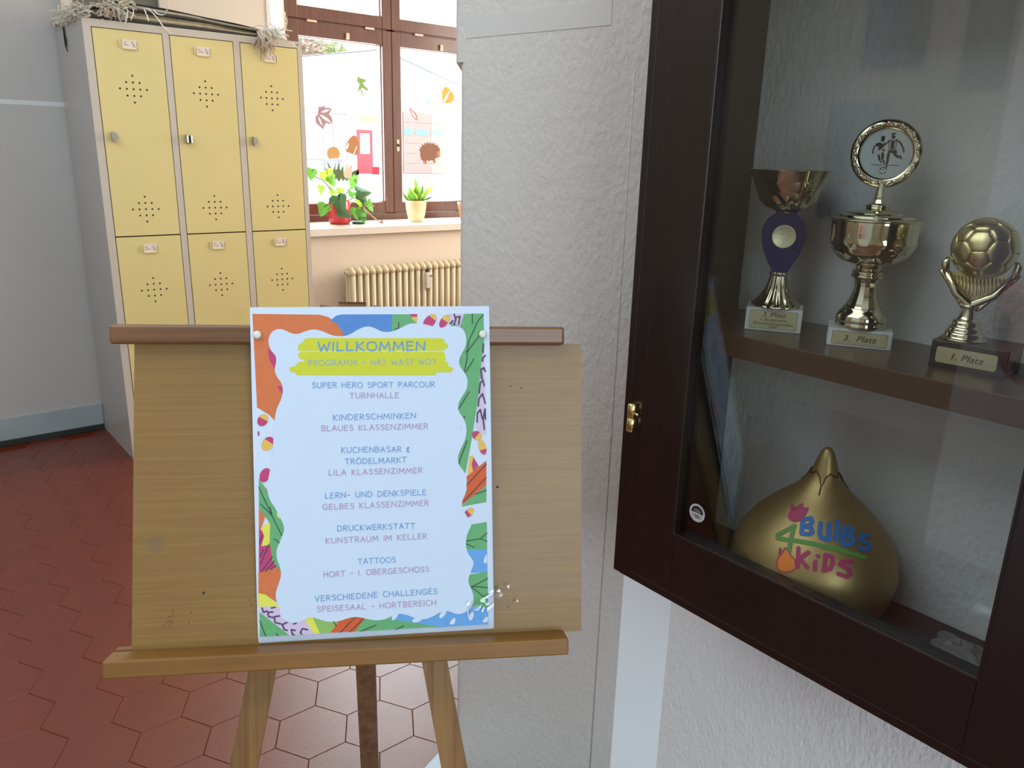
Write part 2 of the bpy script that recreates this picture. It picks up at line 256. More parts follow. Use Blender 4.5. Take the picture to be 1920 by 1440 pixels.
LINES=[["WILLKOMMEN",[-67.3,154.9],[65.6,154.0],11.2,"sky",1.9],["PROGRAMM - HÄ? WAS? WO?",[-79.7,136.9],[78.5,136.1],6.8,"slate",1.05],["SUPER HERO SPORT PARCOUR",[-75.5,109.0],[77.0,107.3],6.7,"sky",0.95],["TURNHALLE",[-29.7,95.0],[31.5,94.5],6.7,"mauve",0.95],["KINDERSCHMINKEN",[-50.5,68.0],[52.5,67.9],6.8,"sky",0.95],["BLAUES KLASSENZIMMER",[-65.1,54.8],[67.5,54.2],6.7,"mauve",0.95],["KUCHENBASAR &",[-41.2,26.8],[43.5,25.7],6.8,"sky",0.95],["TRÖDELMARKT",[-37.1,12.1],[39.6,12.0],6.8,"sky",0.95],["LILA KLASSENZIMMER",[-57.4,-1.2],[59.5,-2.0],6.7,"mauve",0.95],["LERN- UND DENKSPIELE",[-62.3,-30.1],[63.6,-30.2],6.8,"sky",0.95],["GELBES KLASSENZIMMER",[-65.6,-44.2],[66.6,-44.2],6.8,"mauve",0.95],["DRUCKWERKSTATT",[-48.2,-71.9],[48.7,-72.6],6.7,"sky",0.95],["KUNSTRAUM IM KELLER",[-62.7,-86.8],[63.5,-86.6],6.7,"mauve",0.95],["TATTOOS",[-23.5,-115.1],[23.6,-114.7],6.8,"sky",0.95],["HORT - 1. OBERGESCHOSS",[-66.3,-129.4],[65.5,-129.0],6.7,"mauve",0.95],["VERSCHIEDENE CHALLENGES",[-77.4,-159.2],[75.7,-158.2],6.8,"sky",0.95],["SPEISESAAL - HORTBEREICH",[-75.5,-172.7],[73.6,-172.9],6.8,"mauve",0.95]]
BARS=[[[-79.9,165.3],[85.4,163.5],12.0],[[-87.6,161.5],[91.4,159.3],7.5],[[-88.9,158.6],[88.0,156.4],6.4],[[-87.3,150.1],[86.9,147.8],8.6],[[-87.3,148.0],[87.8,145.6],6.8],[[-81.3,144.6],[87.8,142.2],7.5],[[-89.3,138.4],[91.3,135.7],7.5],[[-92.0,135.8],[91.3,132.9],6.8],[[-98.7,132.5],[96.8,129.4],7.5],[[-92.1,128.6],[76.4,125.8],6.8],[[-79.6,141.9],[80.4,139.6],7.5]]
DECAL={"maple":[[2.1782,1.5805],[2.1886,1.5765],[2.2082,1.5821],[2.2191,1.5904],[2.2186,1.578],[2.229,1.574],[2.2416,1.5777],[2.2486,1.575],[2.2638,1.5696],[2.255,1.5583],[2.2528,1.5473],[2.2438,1.5453],[2.2487,1.5362],[2.2573,1.5273],[2.262,1.5119],[2.2628,1.4885],[2.2502,1.4895],[2.2391,1.4813],[2.2323,1.4888],[2.2216,1.4883],[2.2139,1.4756],[2.208,1.4629],[2.2022,1.4517],[2.192,1.4623],[2.1853,1.4698],[2.1748,1.4709],[2.1718,1.4832],[2.1603,1.4765],[2.1609,1.4905],[2.1568,1.498],[2.1591,1.5104],[2.1524,1.5163],[2.167,1.5293],[2.1744,1.5373],[2.173,1.545],[2.1774,1.5636]],"maple_v":[[[2.1925,1.5474],[2.2179,1.5641],[2.2501,1.5673],[2.2352,1.5542],[2.2101,1.5468]],[[2.1831,1.5347],[2.2023,1.5325],[2.2336,1.5169],[2.2575,1.4914],[2.2257,1.501],[2.1982,1.5184]],[[2.1738,1.525],[2.1839,1.5146],[2.1935,1.4934],[2.1995,1.4703],[2.1843,1.4868],[2.1748,1.5081]],[[2.1157,1.5452],[2.1435,1.5466],[2.1745,1.5395],[2.1725,1.5342],[2.1395,1.5378]]],"oak":[[2.441,1.7648],[2.4592,1.7537],[2.4927,1.7499],[2.4922,1.7355],[2.4733,1.7298],[2.4841,1.7148],[2.5077,1.6975],[2.5073,1.6861],[2.4908,1.6901],[2.4702,1.7013],[2.461,1.6944],[2.4715,1.6731],[2.4762,1.6564],[2.4688,1.6584],[2.4535,1.694],[2.4377,1.6691],[2.4382,1.6836],[2.4505,1.7157],[2.4471,1.7279],[2.4362,1.7334]],"oak_o":[[2.441,1.7648],[2.4344,1.7457],[2.4211,1.7261],[2.4169,1.7102],[2.4243,1.712],[2.4308,1.7268],[2.4417,1.7431]],"orange":[[3.0759,1.7498],[3.1047,1.7369],[3.1355,1.7116],[3.1445,1.6883],[3.1358,1.6672],[3.1094,1.6499],[3.0525,1.6454],[3.0482,1.6723],[3.0465,1.7128],[3.0568,1.7371]],"orange_v":[[3.1047,1.7287],[3.1091,1.7236],[3.0873,1.678],[3.0656,1.6495],[3.0551,1.6489],[3.0612,1.6697],[3.0829,1.7016]],"blue":[[[2.8916,1.6582],[2.9029,1.6722],[2.9141,1.6707],[2.9151,1.6605]],[[2.9309,1.6739],[2.9449,1.668],[2.9647,1.6781],[2.9676,1.6752],[2.9477,1.6615]],[[2.9139,1.6506],[2.9307,1.6471],[2.9421,1.6656],[2.9533,1.6529],[2.956,1.6351],[2.9363,1.6349],[2.9194,1.6286],[2.9109,1.6192],[2.8997,1.6164],[2.8969,1.6251],[2.9194,1.6375]]],"redleaf":[[2.7964,1.6131],[2.8082,1.6004],[2.8355,1.5841],[2.8546,1.5627],[2.86,1.5428],[2.8582,1.5315],[2.8432,1.5354],[2.8214,1.5567],[2.8026,1.5869]],"redleaf_v":[[2.8081,1.5938],[2.8299,1.5771],[2.8462,1.5579],[2.8543,1.5381],[2.8351,1.5506],[2.8161,1.5742]],"ball":[[2.2644,1.3569],[2.2843,1.3532],[2.3002,1.3392],[2.3056,1.32],[2.3024,1.3023],[2.2934,1.2892],[2.2671,1.2911],[2.2377,1.2852],[2.2255,1.2961],[2.2203,1.3152],[2.2236,1.3327],[2.2369,1.3489]],"egg":[[2.3998,1.426],[2.4166,1.4226],[2.4273,1.4036],[2.4347,1.3779],[2.4361,1.3519],[2.4323,1.329],[2.4222,1.3099],[2.4015,1.3137],[2.3755,1.3214],[2.3515,1.329],[2.3428,1.3433],[2.3455,1.3659],[2.3593,1.3888],[2.3788,1.4118]],"egg_s":[[[2.4243,1.3711],[2.4218,1.3548],[2.4036,1.3187],[2.3959,1.3153],[2.4103,1.3481]],[[2.3628,1.3824],[2.3683,1.3794],[2.3616,1.3502],[2.3464,1.3402],[2.3471,1.3595]]],"hedge":[[2.8748,1.3414],[2.8676,1.3573],[2.8817,1.3554],[2.8722,1.3712],[2.8903,1.3693],[2.8882,1.3899],[2.9062,1.3812],[2.9149,1.3998],[2.9262,1.3886],[2.932,1.4062],[2.9433,1.3913],[2.9549,1.4032],[2.9634,1.3905],[2.975,1.4014],[2.9795,1.3891],[2.9952,1.402],[2.9922,1.3848],[3.0155,1.3886],[3.0108,1.3745],[3.0283,1.375],[3.0242,1.3632],[3.0341,1.3588],[3.0283,1.347],[3.03,1.3353],[3.0241,1.3188],[3.0435,1.3285],[3.0358,1.3167],[3.0182,1.3061],[2.992,1.2995],[2.992,1.2902],[3.0007,1.2786],[2.9861,1.2681],[2.9745,1.2712],[2.9774,1.2853],[2.9572,1.2897],[2.9456,1.2802],[2.9284,1.2893],[2.9255,1.2776],[2.9283,1.266],[2.9082,1.2634],[2.8997,1.2726],[2.897,1.2865],[2.8799,1.2886],[2.8886,1.3002],[2.8733,1.3023],[2.883,1.314],[2.8706,1.3184],[2.8803,1.3278]],"hedge_f":[[[3.0037,1.3348],[3.0107,1.3466],[3.0242,1.3445],[3.0282,1.3306],[3.0241,1.3188],[3.0417,1.3271],[3.0358,1.3167],[3.0183,1.307],[2.9949,1.3019],[3.0066,1.3185]],[[2.8998,1.2842],[2.9255,1.2823],[2.9283,1.266],[2.9082,1.2634],[2.8997,1.2726]],[[2.9774,1.2853],[2.992,1.2902],[3.0007,1.2786],[2.9861,1.2681],[2.9756,1.2726]]],"grass":[[2.1931,1.2348],[2.2211,1.2162],[2.2307,1.2145],[2.2279,1.2385],[2.218,1.276],[2.2343,1.2506],[2.2487,1.225],[2.2564,1.2233],[2.2646,1.232],[2.278,1.2734],[2.272,1.2217],[2.284,1.2287],[2.2976,1.2737],[2.2998,1.2288],[2.3065,1.2202],[2.3178,1.2359],[2.3253,1.255],[2.3261,1.2151],[2.3334,1.1768],[2.384,1.1874],[2.4065,1.1945],[2.4309,1.1946],[2.4148,1.1998],[2.4067,1.2015],[2.428,1.2281],[2.3989,1.2103],[2.3869,1.212],[2.3817,1.1803],[2.3612,1.1698],[2.3446,1.1557],[2.3331,1.1698],[2.3206,1.1558],[2.3094,1.1732],[2.2927,1.1523],[2.2778,1.1732],[2.2574,1.1558],[2.2466,1.1766],[2.2351,1.1801],[2.2204,1.2007]],"hand":[[2.3309,1.2152],[2.3371,1.2222],[2.3398,1.2396],[2.3524,1.2571],[2.3645,1.2607],[2.356,1.2467],[2.3516,1.2362],[2.3576,1.2363],[2.3681,1.2486],[2.3882,1.2505],[2.3855,1.2295],[2.3821,1.1909],[2.3695,1.1768],[2.3532,1.1705],[2.3334,1.1768],[2.3253,1.1942]],"lightblue":[[2.3613,1.1733],[2.3779,1.1856],[2.4101,1.1804],[2.4418,1.152],[2.4171,1.1485],[2.4056,1.1698]]}
BULB_STROKES=[["blue",0.0042,[[3.323,0.1507],[3.3873,0.1375]]],["blue",0.0042,[[3.3281,0.1502],[3.4598,0.1532],[3.5128,0.1503],[3.4749,0.1463],[3.3781,0.1438]]],["blue",0.0042,[[3.3781,0.1438],[3.5165,0.1444],[3.5527,0.141],[3.5129,0.1381],[3.3892,0.1368]]],["blue",0.0042,[[3.6774,0.1506],[3.6739,0.1412],[3.7099,0.1369],[3.7856,0.1361],[3.8351,0.139]]],["blue",0.0042,[[3.8433,0.1506],[3.82,0.1357]]],["blue",0.0042,[[4.0291,0.1537],[3.9284,0.1364]]],["blue",0.0042,[[4.1248,0.1478],[4.0185,0.1333]]],["blue",0.0042,[[4.1248,0.1478],[4.2859,0.1469],[4.2791,0.1431],[4.1613,0.1403],[4.0553,0.1408]]],["blue",0.0042,[[4.1613,0.1403],[4.2435,0.1374],[4.2111,0.1336],[4.1048,0.132],[4.0186,0.133]]],["blue",0.0042,[[4.6028,0.1371],[4.4607,0.1397],[4.3593,0.1367],[4.4154,0.1335],[4.5175,0.1311],[4.4929,0.1273],[4.3897,0.126],[4.3049,0.1284]]],["green",0.0042,[[3.2214,0.1416],[3.0466,0.1276],[3.0686,0.1241],[3.3838,0.1288],[3.5952,0.1299],[3.9118,0.1282],[4.1541,0.124],[4.3431,0.119]]],["green",0.0042,[[3.2214,0.1416],[3.2614,0.1299],[3.2995,0.1166]]],["pink",0.004,[[3.4137,0.1219],[3.4429,0.1111],[3.46,0.1024]]],["pink",0.004,[[3.5523,0.1203],[3.4505,0.1113]]],["pink",0.004,[[3.4635,0.1123],[3.5709,0.1049]]],["pink",0.004,[[3.6614,0.1122],[3.6656,0.1041]]],["pink",0.004,[[3.6799,0.1185],[3.6895,0.1184]]],["pink",0.004,[[3.7843,0.1209],[3.772,0.1044]]],["pink",0.004,[[3.7843,0.1209],[3.8716,0.1195],[3.8781,0.1131],[3.8433,0.107],[3.7655,0.1042]]],["pink",0.004,[[4.1284,0.1155],[3.9965,0.1154],[3.9698,0.1124],[4.0836,0.1076],[4.094,0.1033],[4.0475,0.0999],[3.9445,0.1029]]]]
BULB_SHAPES={"tulip":[[3.002,0.1475],[2.9815,0.1526],[2.849,0.1605],[3.01,0.1571],[3.0449,0.1596],[3.135,0.1648],[3.2049,0.1606],[3.3419,0.1618],[3.3424,0.1557],[3.3091,0.1493],[3.2015,0.1451],[3.0977,0.1449]],"drop":[[3.2474,0.1165],[3.3308,0.1136],[3.4227,0.1072],[3.4456,0.1019],[3.417,0.0966],[3.3365,0.0929],[3.2619,0.0919],[3.2111,0.0975],[3.2022,0.1042],[3.225,0.1105]],"dropedge":[[3.1906,0.1087],[3.1712,0.1157],[3.2253,0.1126],[3.2375,0.1182],[3.3083,0.115],[3.4123,0.1084],[3.4456,0.1019],[3.4151,0.0968],[3.337,0.0926],[3.2625,0.0916],[3.2128,0.0968],[3.1979,0.1039],[3.2331,0.1129]]}
BULB_PROFILE=[[0,0.058],[0.008,0.082],[0.03,0.098],[0.055,0.1045],[0.075,0.105],[0.095,0.101],[0.115,0.0905],[0.135,0.075],[0.153,0.057],[0.168,0.04],[0.178,0.03],[0.187,0.0225],[0.197,0.0175],[0.21,0.0135],[0.222,0.0095],[0.23,0.005],[0.232,0.0]]
# ------------------------------------------------------------------ setting: floor, walls, ceiling
tile_m = mat('terracotta_tile', (0.122, 0.0165, 0.0030), 0.36, bump=(420, 0.22), var=(7, 0.10), spec=1.0)
grout_m = mat('dark_grout', (0.105, 0.0180, 0.0050), 0.85, spec=.1)
mb = MB()
mb.box((-2.5, -3.0, -0.10), (4.85, 4.1, -0.0008), grout_m)
A = 0.0925; g_ = 0.0012
ns = 0
for i in range(-36, 50):
    for j in range(-60, 60):
        cx = 0.7865+1.5*A*i; cy = 1.589+math.sqrt(3)*A*(j+0.5*(i % 2))
        if not (-2.45 < cx < 4.75 and -2.9 < cy < 4.03): continue
        o = [(cx+(A-g_)*math.cos(PI*k/3), cy+(A-g_)*math.sin(PI*k/3), -0.0008) for k in range(6)]
        t = [(cx+(A-g_-0.0005)*math.cos(PI*k/3), cy+(A-g_-0.0005)*math.sin(PI*k/3), 0.0) for k in range(6)]
        mb.add(o+t, [tuple(range(6, 12))]+[(k, (k+1) % 6, 6+(k+1) % 6, 6+k) for k in range(6)], tile_m)
struct('floor', mb, tile_m)

wall_grey = plaster('grey_wall_paint', (0.425, 0.42, 0.405), 0.12, 90, 0.03)
wall_cream = plaster('cream_wall_paint', (0.70, 0.60, 0.50), 0.10, 90, 0.02)
pillar_m = plaster('rough_pillar_paint', (0.56, 0.545, 0.51), 0.45, 135, 0.04)
wallr_m = plaster('rough_wall_paint', (0.78, 0.80, 0.79), 0.55, 135, 0.04)
smooth_m = mat('smooth_pale_paint', (0.86, 0.93, 0.95), 0.30, bump=(30, 0.03))
white_trim = mat('white_trim_paint', (0.72, 0.70, 0.66), 0.4)
stripe_m = mat('pale_stripe_paint', (0.60, 0.61, 0.61), 0.5)
skirt_m = mat('blue_grey_skirting_paint', (0.30, 0.36, 0.37), 0.45, bump=(20, 0.06), var=(6, 0.08))
black_m = mat('black_base_tile', (0.020, 0.024, 0.024), 0.4)

YW = 4.07
# far wall with the splayed window recess; grey paint left of the door board, cream elsewhere
mb = MB()
mb.box((-2.5, YW, 0), (0.800, YW+.45, 1.492), wall_grey)
mb.box((-2.5, YW, 1.492), (0.800, YW+.45, 1.510), stripe_m)
mb.box((-2.5, YW, 1.510), (0.800, YW+.45, 3.3), wall_grey)
mb.prism([(0.800, YW), (1.72, YW), (1.985, YW+.39), (1.985, YW+.45), (0.800, YW+.45)], 0, 3.3, wall_cream)
mb.box((1.985, YW, 0), (3.33, YW+.45, 0.885), wall_cream)
mb.prism([(1.72, YW), (1.985, YW), (1.985, YW+.39)], 0, 0.885, wall_cream)
mb.prism([(3.33, YW), (3.595, YW), (3.33, YW+.39)], 0, 0.885, wall_cream)
mb.prism([(1.72, YW), (3.595, YW), (3.33, YW+.45), (1.985, YW+.45)], 2.95, 3.3, wall_cream)
mb.prism([(3.595, YW), (4.85, YW), (4.85, YW+.45), (3.33, YW+.45), (3.33, YW+.39)], 0, 3.3, wall_cream)
struct('wall_far', mb, wall_cream)
mb = MB(); mb.box((-2.4, YW-.010, 0.030), (0.765, YW, 0.130), skirt_m); mb.box((-2.4, YW-.014, 0), (0.765, YW, 0.030), black_m, 0.002)
struct('baseboard_far', mb, skirt_m)
# shallow white reveal edge beside the window
mb = MB()
a, b = V((1.72, YW-.004, 0)), V((1.80, YW-.004, 0))
mb.box((1.715, YW-.006, 0.93), (1.735, YW+.004, 3.3), white_trim)
struct('trim_1', mb, white_trim, 'narrow white edge strip of the window recess')

# pillar face and the wall that carries the display cabinet (one block of masonry)
XW = 1.03
def corner(p, q, r, rad, n=7):
    """rounded corner at q between p and r"""
    p, q, r = V((*p, 0)), V((*q, 0)), V((*r, 0)); a = (p-q).normalized(); b = (r-q).normalized()
    s, e = q+a*rad, q+b*rad; out = []
    for k in range(n+1):
        t = k/n; x = s*(1-t)**2+q*2*t*(1-t)+e*t*t; out.append((x.x, x.y))
    return out
CB = (0.9734, 0.9015); CA = (0.861, 1.2087); CA2 = (0.857, 1.220)
foot = [(XW, 0.782), (XW, -3.0), (1.55, -3.0), (1.55, 1.75), (1.19, 1.63)]
mb = MB()
mb.prism(corner((1.19, 1.63), CA, CB, 0.010)+corner(CA, CB, (XW, 0.782), 0.020)+foot, 0, 1.496, pillar_m)
mb.prism(corner((1.19, 1.65), CA2, CB, 0.008)+corner(CA, CB, (XW, 0.782), 0.020)+foot, 1.496, 3.3, pillar_m)
# smooth painted strip on the cabinet wall beside the corner, and a smooth band across the pillar face
k0 = mb.mi(wallr_m)
for i, f in enumerate(mb.f):
    if all(abs(mb.v[q].x-XW) < 1e-4 for q in f): mb.m[i] = k0
mb.prism([(0.9902, 0.8641), (0.9925, 0.8585), (XW-.0010, 0.782), (XW+.004, 0.782), (XW+.004, 0.865)], 0, 0.80, smooth_m)
struct('wall_right', mb, pillar_m)
d_ = (V((*CA2, 0))-V((*CB, 0))).normalized(); n_ = V((d_.y, -d_.x, 0)); n_ = n_ if n_.y < 0 else -n_
mb = MB(); q0 = V((*CB, 0))+d_*0.045; q1 = V((*CA2, 0))-d_*0.02
mb.extrude([q0+V((0,0,1.541))+n_*.0008, q1+V((0,0,1.534))+n_*.0008, q1+V((0,0,1.569))+n_*.0008, q0+V((0,0,1.578))+n_*.0008], -n_*.004, mat('smooth_band_paint', (0.57, 0.56, 0.525), 0.5, bump=(60, .04)))
struct('trim_2', mb, None, 'smoothed plaster band across the top of the pillar')
mb = MB(); pe = V((*CB, 0)); 
mb.tube([V((0.9762, 0.9035, 0.0)), V((0.9762, 0.9035, 1.472)), V((0.979, 0.899, 1.486)), V((0.986, 0.886, 1.490)), V((1.0, 0.858, 1.490))], 0.0034, pillar_m, 8)
struct('trim_3', mb, pillar_m, 'painted-over vertical cable ridge at the pillar corner')

# walls behind the camera, seen only in reflections and by their light
mb = MB(); mb.box((-2.62, -3.0, 0), (-2.5, 4.1, 3.3)); struct('wall_left', mb, plaster('ochre_wall_paint', (0.36, 0.30, 0.22), 0.1, 90, 0.02))
mb = MB()
mb.box((-2.5, -3.12, 0), (-1.75, -3.0, 3.3)); mb.box((0.55, -3.12, 0), (1.55, -3.0, 3.3)); mb.box((-1.75, -3.12, 0), (0.55, -3.0, 0.8)); mb.box((-1.75, -3.12, 2.7), (0.55, -3.0, 3.3))
struct('wall_rear', mb, wall_cream)
mb = MB()
mb.box((4.85, 1.0, 0), (4.97, 1.85, 3.3)); mb.box((4.85, 3.35, 0), (4.97, 4.5, 3.3)); mb.box((4.85, 1.85, 0), (4.97, 3.35, 0.95)); mb.box((4.85, 1.85, 2.75), (4.97, 3.35, 3.3))
mb.box((1.55, 1.0, 0), (4.85, 1.12, 3.3))
struct('wall_alcove', mb, wall_cream)
mb = MB(); mb.box((-2.62, -3.12, 3.3), (4.97, 4.52, 3.42)); struct('ceiling', mb, mat('ceiling_white', (0.74, 0.73, 0.70), 0.7))
fr_m = wood('window_wood', (0.080, 0.022, 0.012), (0.120, 0.036, 0.022), (60, 60, 4), 0.38, 0.3)
for nm, (x0, y0, z0), (x1, y1, z1), ax in (('window_2', (-1.75, -3.09, .8), (.55, -3.03, 2.7), 0), ('window_3', (4.88, 1.85, .95), (4.94, 3.35, 2.75), 1)):
    mb = MB(); t = .06
    mb.box((x0, y0, z0), (x1, y1, z0+t)); mb.box((x0, y0, z1-t), (x1, y1, z1))
    if ax == 0:
        for xx in (x0, (x0+x1)/2-t/2, x1-t): mb.box((xx, y0, z0), (xx+t, y1, z1))
    else:
        for yy in (y0, (y0+y1)/2-t/2, y1-t): mb.box((x0, yy, z0), (x1, yy+t, z1))
    struct(nm, mb, fr_m)

# olive door board in a pale frame on the wall above the lockers
mb = MB(); pale_m = mat('pale_beige_paint', (0.62, 0.54, 0.45), 0.45)
mb.box((0.800, YW-.03, 0), (0.847, YW, 2.35), pale_m, .003); mb.box((1.200, YW-.03, 0), (1.245, YW, 2.35), pale_m, .003); mb.box((0.847, YW-.03, 2.30), (1.2, YW, 2.35), pale_m, .003)
dr = struct('door_1', mb, pale_m, 'narrow olive door in a pale beige frame behind the lockers')
mb = MB(); mb.box((0.847, YW-.012, 0.005), (1.2, YW-.002, 2.30), mat('olive_paint', (0.125, 0.118, 0.090), 0.5, var=(3, .05)))
struct('door_panel', mb, None, None, dr)

# pale blue mat on the floor, its far corner showing behind the right easel leg
mb = MB(); mb.prism([(0.62, 0.20), (0.84, 0.20), (0.84, 1.20), (0.855, 1.266), (0.62, 1.175)], 0, 0.004, None)
single('floor_mat', mb, mat('pale_blue_vinyl', (0.52, 0.62, 0.68), 0.45, bump=(60, .05)), 'thin pale blue floor mat, its corner showing behind the right easel leg', 'mat', loc=(0.75, 0.7, 0))

# ------------------------------------------------------------------ far window
YF = 4.46
SILL = 0.923
mb = MB(); mb.prism([(1.665, 4.03), (3.65, 4.03), (3.62, YW), (3.345, YW+.41), (1.97, YW+.41), (1.69, YW)], SILL-.038, SILL, None)
struct('trim_4', mb, mat('sill_white', (0.74, 0.68, 0.60), 0.28, bump=(12, .02)), 'pale stone window sill')
mb = MB()
X0, X1, XM = 1.985, 3.33, 2.6575
def fbox(x0, z0, x1, z1, y0=YF, y1=YF+.07, b=.004): mb.box((x0, y0, z0), (x1, y1, z1), fr_m, b)
fbox(X0-.03, SILL, X0+.014, 2.95, YF-.006); fbox(X1-.014, SILL, X1+.03, 2.95, YF-.006); fbox(X0, SILL, X1, SILL+.038, YF-.006); fbox(X0, 2.90, X1, 2.95, YF-.006); fbox(X0, 2.012, X1, 2.056, YF+.012, YF+.06); fbox(XM-.03, SILL+.03, XM+.03, 2.92, YF+.012, YF+.06)
win = struct('window_1', mb, fr_m)
pane_m = glass('window_glass', (0.97, 1.0, 0.99), 0.010)
alu = mat('glazing_strip', (0.80, 0.84, 0.88), 0.35)
def sash(x0, x1, z0, z1, st, sb, rail_t, name):
    """sash: stiles st, bottom rail sb, top rail rail_t; glass pane as a sub-part"""
    global mb
    mb = MB()
    fbox(x0, z0, x0+st, z1); fbox(x1-st, z0, x1, z1); fbox(x0+st-.003, z0, x1-st+.003, z0+sb, YF+.003, YF+.067); fbox(x0+st-.003, z1-rail_t, x1-st+.003, z1, YF+.003, YF+.067)
    o = struct(name, mb, fr_m, None, win)
    m2 = MB()
    ix0, ix1, iz0, iz1 = x0+st, x1-st, z0+sb, z1-rail_t
    m2.box((ix0, YF+.030, iz0), (ix0+.006, YF+.045, iz1)); m2.box((ix1-.007, YF+.025, iz0), (ix1, YF+.045, iz1))
    m2.box((ix0, YF+.030, iz1-.006), (ix1, YF+.045, iz1)); m2.box((ix0, YF+.030, iz0), (ix1, YF+.045, iz0+.006))
    struct('glazing_strip', m2, alu, None, o)
    m2 = MB(); m2.box((ix0, YF+.034, iz0), (ix1, YF+.038, iz1)); struct('pane', m2, pane_m, None, o)
    return o
low, tr = SILL+.040, 2.034
sash(X0+.014, XM-.001, low, tr-.003, .062, .066, .082, 'window_sash')
sash(XM+.001, X1-.014, low, tr-.003, .062, .066, .082, 'window_sash')
sash(X0+.014, XM-.001, tr+.003, 2.90, .062, .070, .07, 'window_sash')
sash(XM+.001, X1-.014, tr+.003, 2.90, .062, .070, .07, 'window_sash')
bras = mat('pale_fitting', (0.72, 0.52, 0.36), 0.35, var=(30, .05))
for x, dz in ((2.141, 0), (2.508, 0), (2.85, 0)):
    m2 = MB(); m2.box((x-.03, YF-.010, tr-.010), (x+.03, YF-.0005, tr+.002), bras, .002); struct('stop_clip', m2, bras, None, win)
for x in (2.362, 3.017):
    m2 = MB(); m2.box((x-.010, YF-.012, 1.957), (x+.010, YF+.0005, 1.990), bras, .003); struct('latch_cap', m2, bras, None, win)
m2 = MB()
for z in (1.985, 2.035): m2.tube([(X0-.008, YF-.012, z-.022), (X0-.008, YF-.012, z+.022)], .008, bras, 10)
m2.tube([(X0-.008, YF-.012, 1.96), (X0-.008, YF-.012, 2.06)], .004, bras, 8)
struct('hinge', m2, bras, None, win)
m2 = MB(); m2.tube([(2.6925, YF-.004, 1.376), (2.6925, YF+.001, 1.376)], .009, mat('dark_metal', (.03, .025, .02), .4), 12); m2.box((2.684, YF-.002, 1.34), (2.701, YF+.0, 1.41), bras, .001)
struct('keyhole_plate', m2, bras, None, win)

# ------------------------------------------------------------------ window decorations (flat painted cut-outs stuck on the panes)
YD = YF+.034
def decal(name, shapes, label, cat='window sticker'):
    m2 = MB(); d = 0.0006; k = 0
    for col, poly in shapes:
        m2.extrude([(x, YD-d-k*.0004, z) for x, z in poly], (0, .0004, 0), col); k += 1
    xs = [p[0] for _, q in shapes for p in q]; zs = [p[1] for _, q in shapes for p in q]
    return single(name, m2, None, label, cat, 'autumn window stickers', loc=(sum(xs)/len(xs), YD, min(zs)))
pw = mat('sticker_white', (.82, .82, .84), .5)
D = DECAL
decal('leaf_sticker', [(mat('sticker_mauve', (.36, .20, .24), .5), D['maple'])]+[(pw, q) for q in D['maple_v']], 'mauve maple leaf sticker with white veins at the left of the window')
decal('leaf_sticker', [(pw, D['oak_o']), (mat('sticker_green', (.20, .34, .06), .5), D['oak'])], 'green lobed oak leaf sticker high on the left pane')
decal('leaf_sticker', [(mat('sticker_yellow', (.72, .36, .02), .5), D['orange']), (pw, D['orange_v'])], 'yellow orange leaf sticker with one white vein beside the pillar')
decal('cloud_sticker', [(mat('sticker_blue', (.35, .60, .66), .5), q) for q in D['blue']], 'small pale blue sticker above the garage door view')
decal('leaf_sticker', [(mat('sticker_red', (.45, .10, .08), .5), D['redleaf']), (pw, D['redleaf_v'])], 'slim red leaf sticker with white middle on the right pane')
decal('mushroom_sticker', [(mat('sticker_orange', (.52, .27, .09), .5), D['ball'])], 'round orange brown mushroom cap sticker above the red pot', 'window sticker')
decal('mushroom_sticker', [(mat('sticker_brown', (.42, .17, .055), .5), D['egg'])]+[(pw, q) for q in D['egg_s']], 'pointed brown acorn sticker with pale streaks on the left pane', 'window sticker')
decal('hedgehog_sticker', [(mat('sticker_hedgehog', (.20, .060, .028), .5), D['hedge'])]+[(mat('sticker_hedgehog_face', (.34, .15, .06), .5), q) for q in D['hedge_f']], 'brown hedgehog sticker on the right pane', 'window sticker')
decal('grass_sticker', [(mat('sticker_grass', (.075, .125, .035), .5), D['grass']), (mat('sticker_beige', (.55, .45, .36), .5), D['hand']), (mat('sticker_ice', (.45, .60, .68), .5), D['lightblue'])], 'dark green spiky grass tuft sticker behind the red pot', 'window sticker')

# ------------------------------------------------------------------ the yard and the house across it
def out(x, z, y=30.0):
    k = 1.454; p = CAM_POS+(V((x, y, z))-CAM_POS)*k; return p
YB = out(0, 0).y
hw = mat('white_render', (0.86, 0.86, 0.84), 0.8)
red_m = mat('red_lacquer', (0.78, 0.12, 0.15), 0.4); pane2 = mat('house_glass', (0.62, 0.76, 0.78), 0.15)
mb = MB(); mb.box((-40, 4.9, -0.12), (70, 70, -0.04), None); struct('ground', mb, mat('yard_concrete', (0.72, 0.72, 0.72), 0.8, var=(.4, .05)))
house = Thing('house', 'white rendered house with red doors seen across the yard through the window', 'house', (out(17, 0).x, YB, -0.04))
gp = [out(10.5, 0)]+[out(25.5, 0)]+[out(25.5, 3.2), out(21.02, 4.19), out(18.19, 5.00), out(17.3, 5.22), out(16.55, 5.07), out(13.93, 4.66), out(10.5, 4.2)]
for p in gp[:2]: p.z = -0.04
mb = MB(); mb.extrude(gp, (0, 8, 0)); house.part('wall', mb, hw)
mb = MB(); rp = [(10.2, 4.15), (13.93, 4.68), (16.55, 5.09), (17.3, 5.24), (18.19, 5.02), (21.02, 4.21), (25.9, 3.1)]
t_ = [out(*q) for q in rp]
mb.extrude(t_+[p+V((0, 0, -.05)) for p in t_[::-1]], (0, 8, 0)) if False else None
for a, b in zip(t_[:-1], t_[1:]):
    mb.extrude([a+V((0, -.12, 0)), b+V((0, -.12, 0)), b+V((0, -.12, .022)), a+V((0, -.12, .022))], (0, 8.2, 0))
house.part('roof', mb, mat('grey_roof_edge', (.78, .78, .80), .6))
